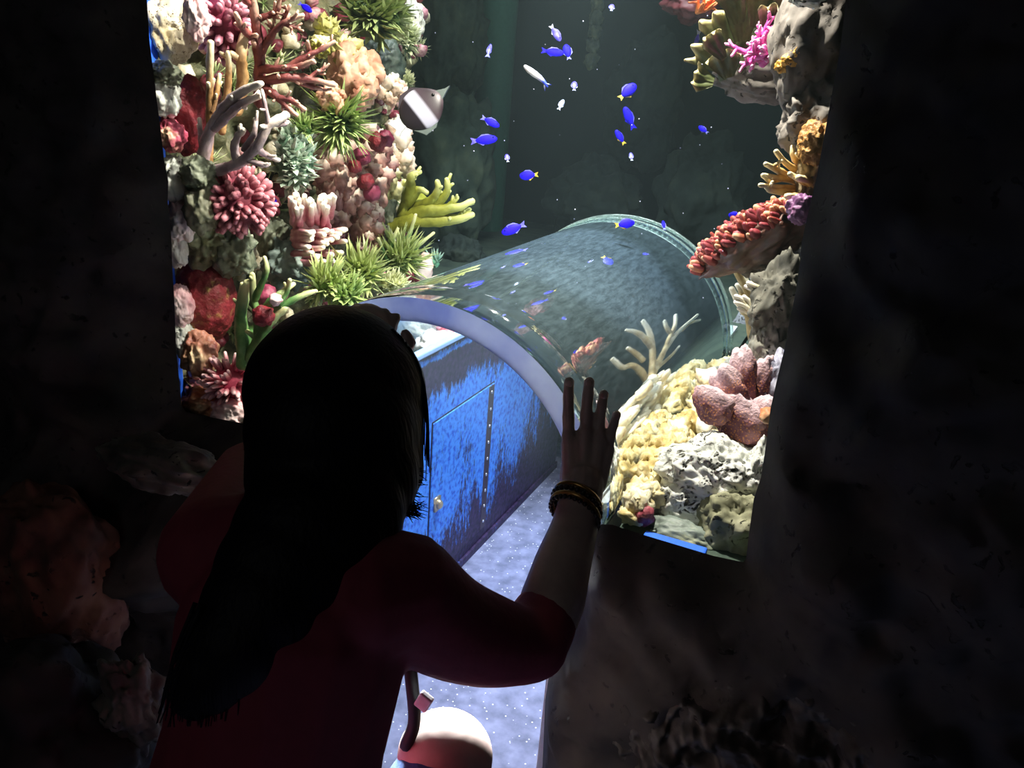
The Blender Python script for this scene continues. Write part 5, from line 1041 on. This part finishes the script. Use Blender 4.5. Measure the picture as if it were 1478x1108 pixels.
for x0, y0, x1, y1, ra, rb in ((585, 560, 588, 690, 26, 24), (382, 560, 378, 700, 26, 26), (560, 690, 560, 745, 40, 22)): cap(Hr, atD(x0, y0, .885), atD(x1, y1, .875), ra * hx, rb * hx)
hair = remesh('hair', Hr, .005, hair_m, body, smooth=6)
K = MB(); rr = random.Random(33)
for k in range(120):
    t = rr.random(); x0, y0 = 560 + rr.uniform(0, 32), 640 + 70 * t
    if k < 60: p = [(x0, y0 - 40), (x0 + 8, y0), (x0 + 6, y0 + 28), (min(618, x0 + 14 + rr.uniform(0, 18)), y0 + 32 + rr.uniform(-4, 14))]
    else: x0 = 555 + rr.uniform(0, 25); p = [(x0, 650), (x0 + 3, 700), (x0 + 8, 728 + rr.uniform(-6, 10)), (x0 + 26 + rr.uniform(0, 14), 738 + rr.uniform(-16, 12))]
    q = smooth_path([atD(x, y, .86) for x, y in p], 4); K.tube(q, list(np.linspace(.0022, .0004, len(q))), sides=4, cap=False)
for k in range(90):
    a = rr.uniform(PI * .95, PI * 2.05); x0, y0 = 486 + 124 * math.cos(a), 566 + 120 * math.sin(a); x1, y1 = 486 + (131 + rr.uniform(-3, 4)) * math.cos(a), 640 + rr.uniform(0, 60)
    if abs(math.cos(a)) < .6: continue
    q = smooth_path([atD(x, y, .885) for x, y in ((x0, y0), (486 + 131 * math.cos(a), y0 + 30), (x1, y1))], 4); K.tube(q, list(np.linspace(.0022, .0006, len(q))), sides=4, cap=False)
for k in range(60):
    x0 = 300 + rr.uniform(-60, 60); q = smooth_path([atD(x0 + 40, 900 + rr.uniform(-30, 30), .72), atD(x0 + 5, 960, .715), atD(x0 - 10 + rr.uniform(-20, 20), 1010 + rr.uniform(-10, 40), .715)], 4); K.tube(q, list(np.linspace(.003, .0006, len(q))), sides=4, cap=False)
st = K.build('loose_strands', hair_m, body); st['kind'] = 'stuff'
# eyes
for q_ in (1, -1):
    q = MB(); q.blob(head + Vector((.03 * q_, .084, .012)), .011, sub=3); q.build('eye', plain('eye_white', '#e8e4e0', .2), body)
# bracelets
def ring(c, ax_, R_, r_, mat, name, beads=0):
    u, v, _ = frame(ax_); q = MB(); n = 40
    if beads:
        for i in range(beads): a = 2 * PI * i / beads; q.blob(c + (u * math.cos(a) + v * math.sin(a)) * R_, r_, sub=2)
    else:
        vs = []; fs = []; m_ = 8
        for i in range(n):
            a = 2 * PI * i / n; e_ = u * math.cos(a) + v * math.sin(a)
            for j in range(m_): b = 2 * PI * j / m_; vs.append(c + e_ * (R_ + r_ * math.cos(b)) + Vector(ax_).normalized() * r_ * math.sin(b))
        for i in range(n):
            for j in range(m_): fs.append((i * m_ + j, ((i + 1) % n) * m_ + j, ((i + 1) % n) * m_ + (j + 1) % m_, i * m_ + (j + 1) % m_))
        q.raw(vs, fs)
    o = q.build(name, mat, body); return o
axd = (wrR - elR).normalized() + Vector((.18, .35, .0)); brown = plain('dark_bead', '#1c1210', .35); gold = plain('gold_band', '#a8844c', .3, .9)
ring(atD(834, 722, 1.078), axd, .0335, .0030, gold, 'bracelet'); ring(atD(832, 729, 1.074), axd, .0345, .0042, brown, 'bracelet', 26); ring(atD(830, 737, 1.068), axd, .0350, .0030, gold, 'bracelet'); ring(atD(829, 743, 1.064), axd, .0352, .0034, brown, 'bracelet', 30)
# bag strap with a white tag, hanging in front of her hip
q = MB(); q.tube(smooth_path([atD(584, 900, .93), atD(594, 980, .93), atD(598, 1040,   .95), atD(586, 1075, .96)], 5), .008, sides=8); bag = q.build('bag_strap', plain('strap_black', '#060607', .7, 0, .3))
q = MB(); q.box(atD(612, 1012, .915), (.0085, .004, .0115), Matrix.Rotation(.4, 3, 'Y')); q.build('tag', plain('tag_white', '#f4f4f4', .5), bag, smooth=False, bevel=.002)
tag(bag, 'black bag strap with a white tag hanging beside the bare knee', 'bag')

for o in bpy.data.objects:
    if '_o' in o: del o['_o']
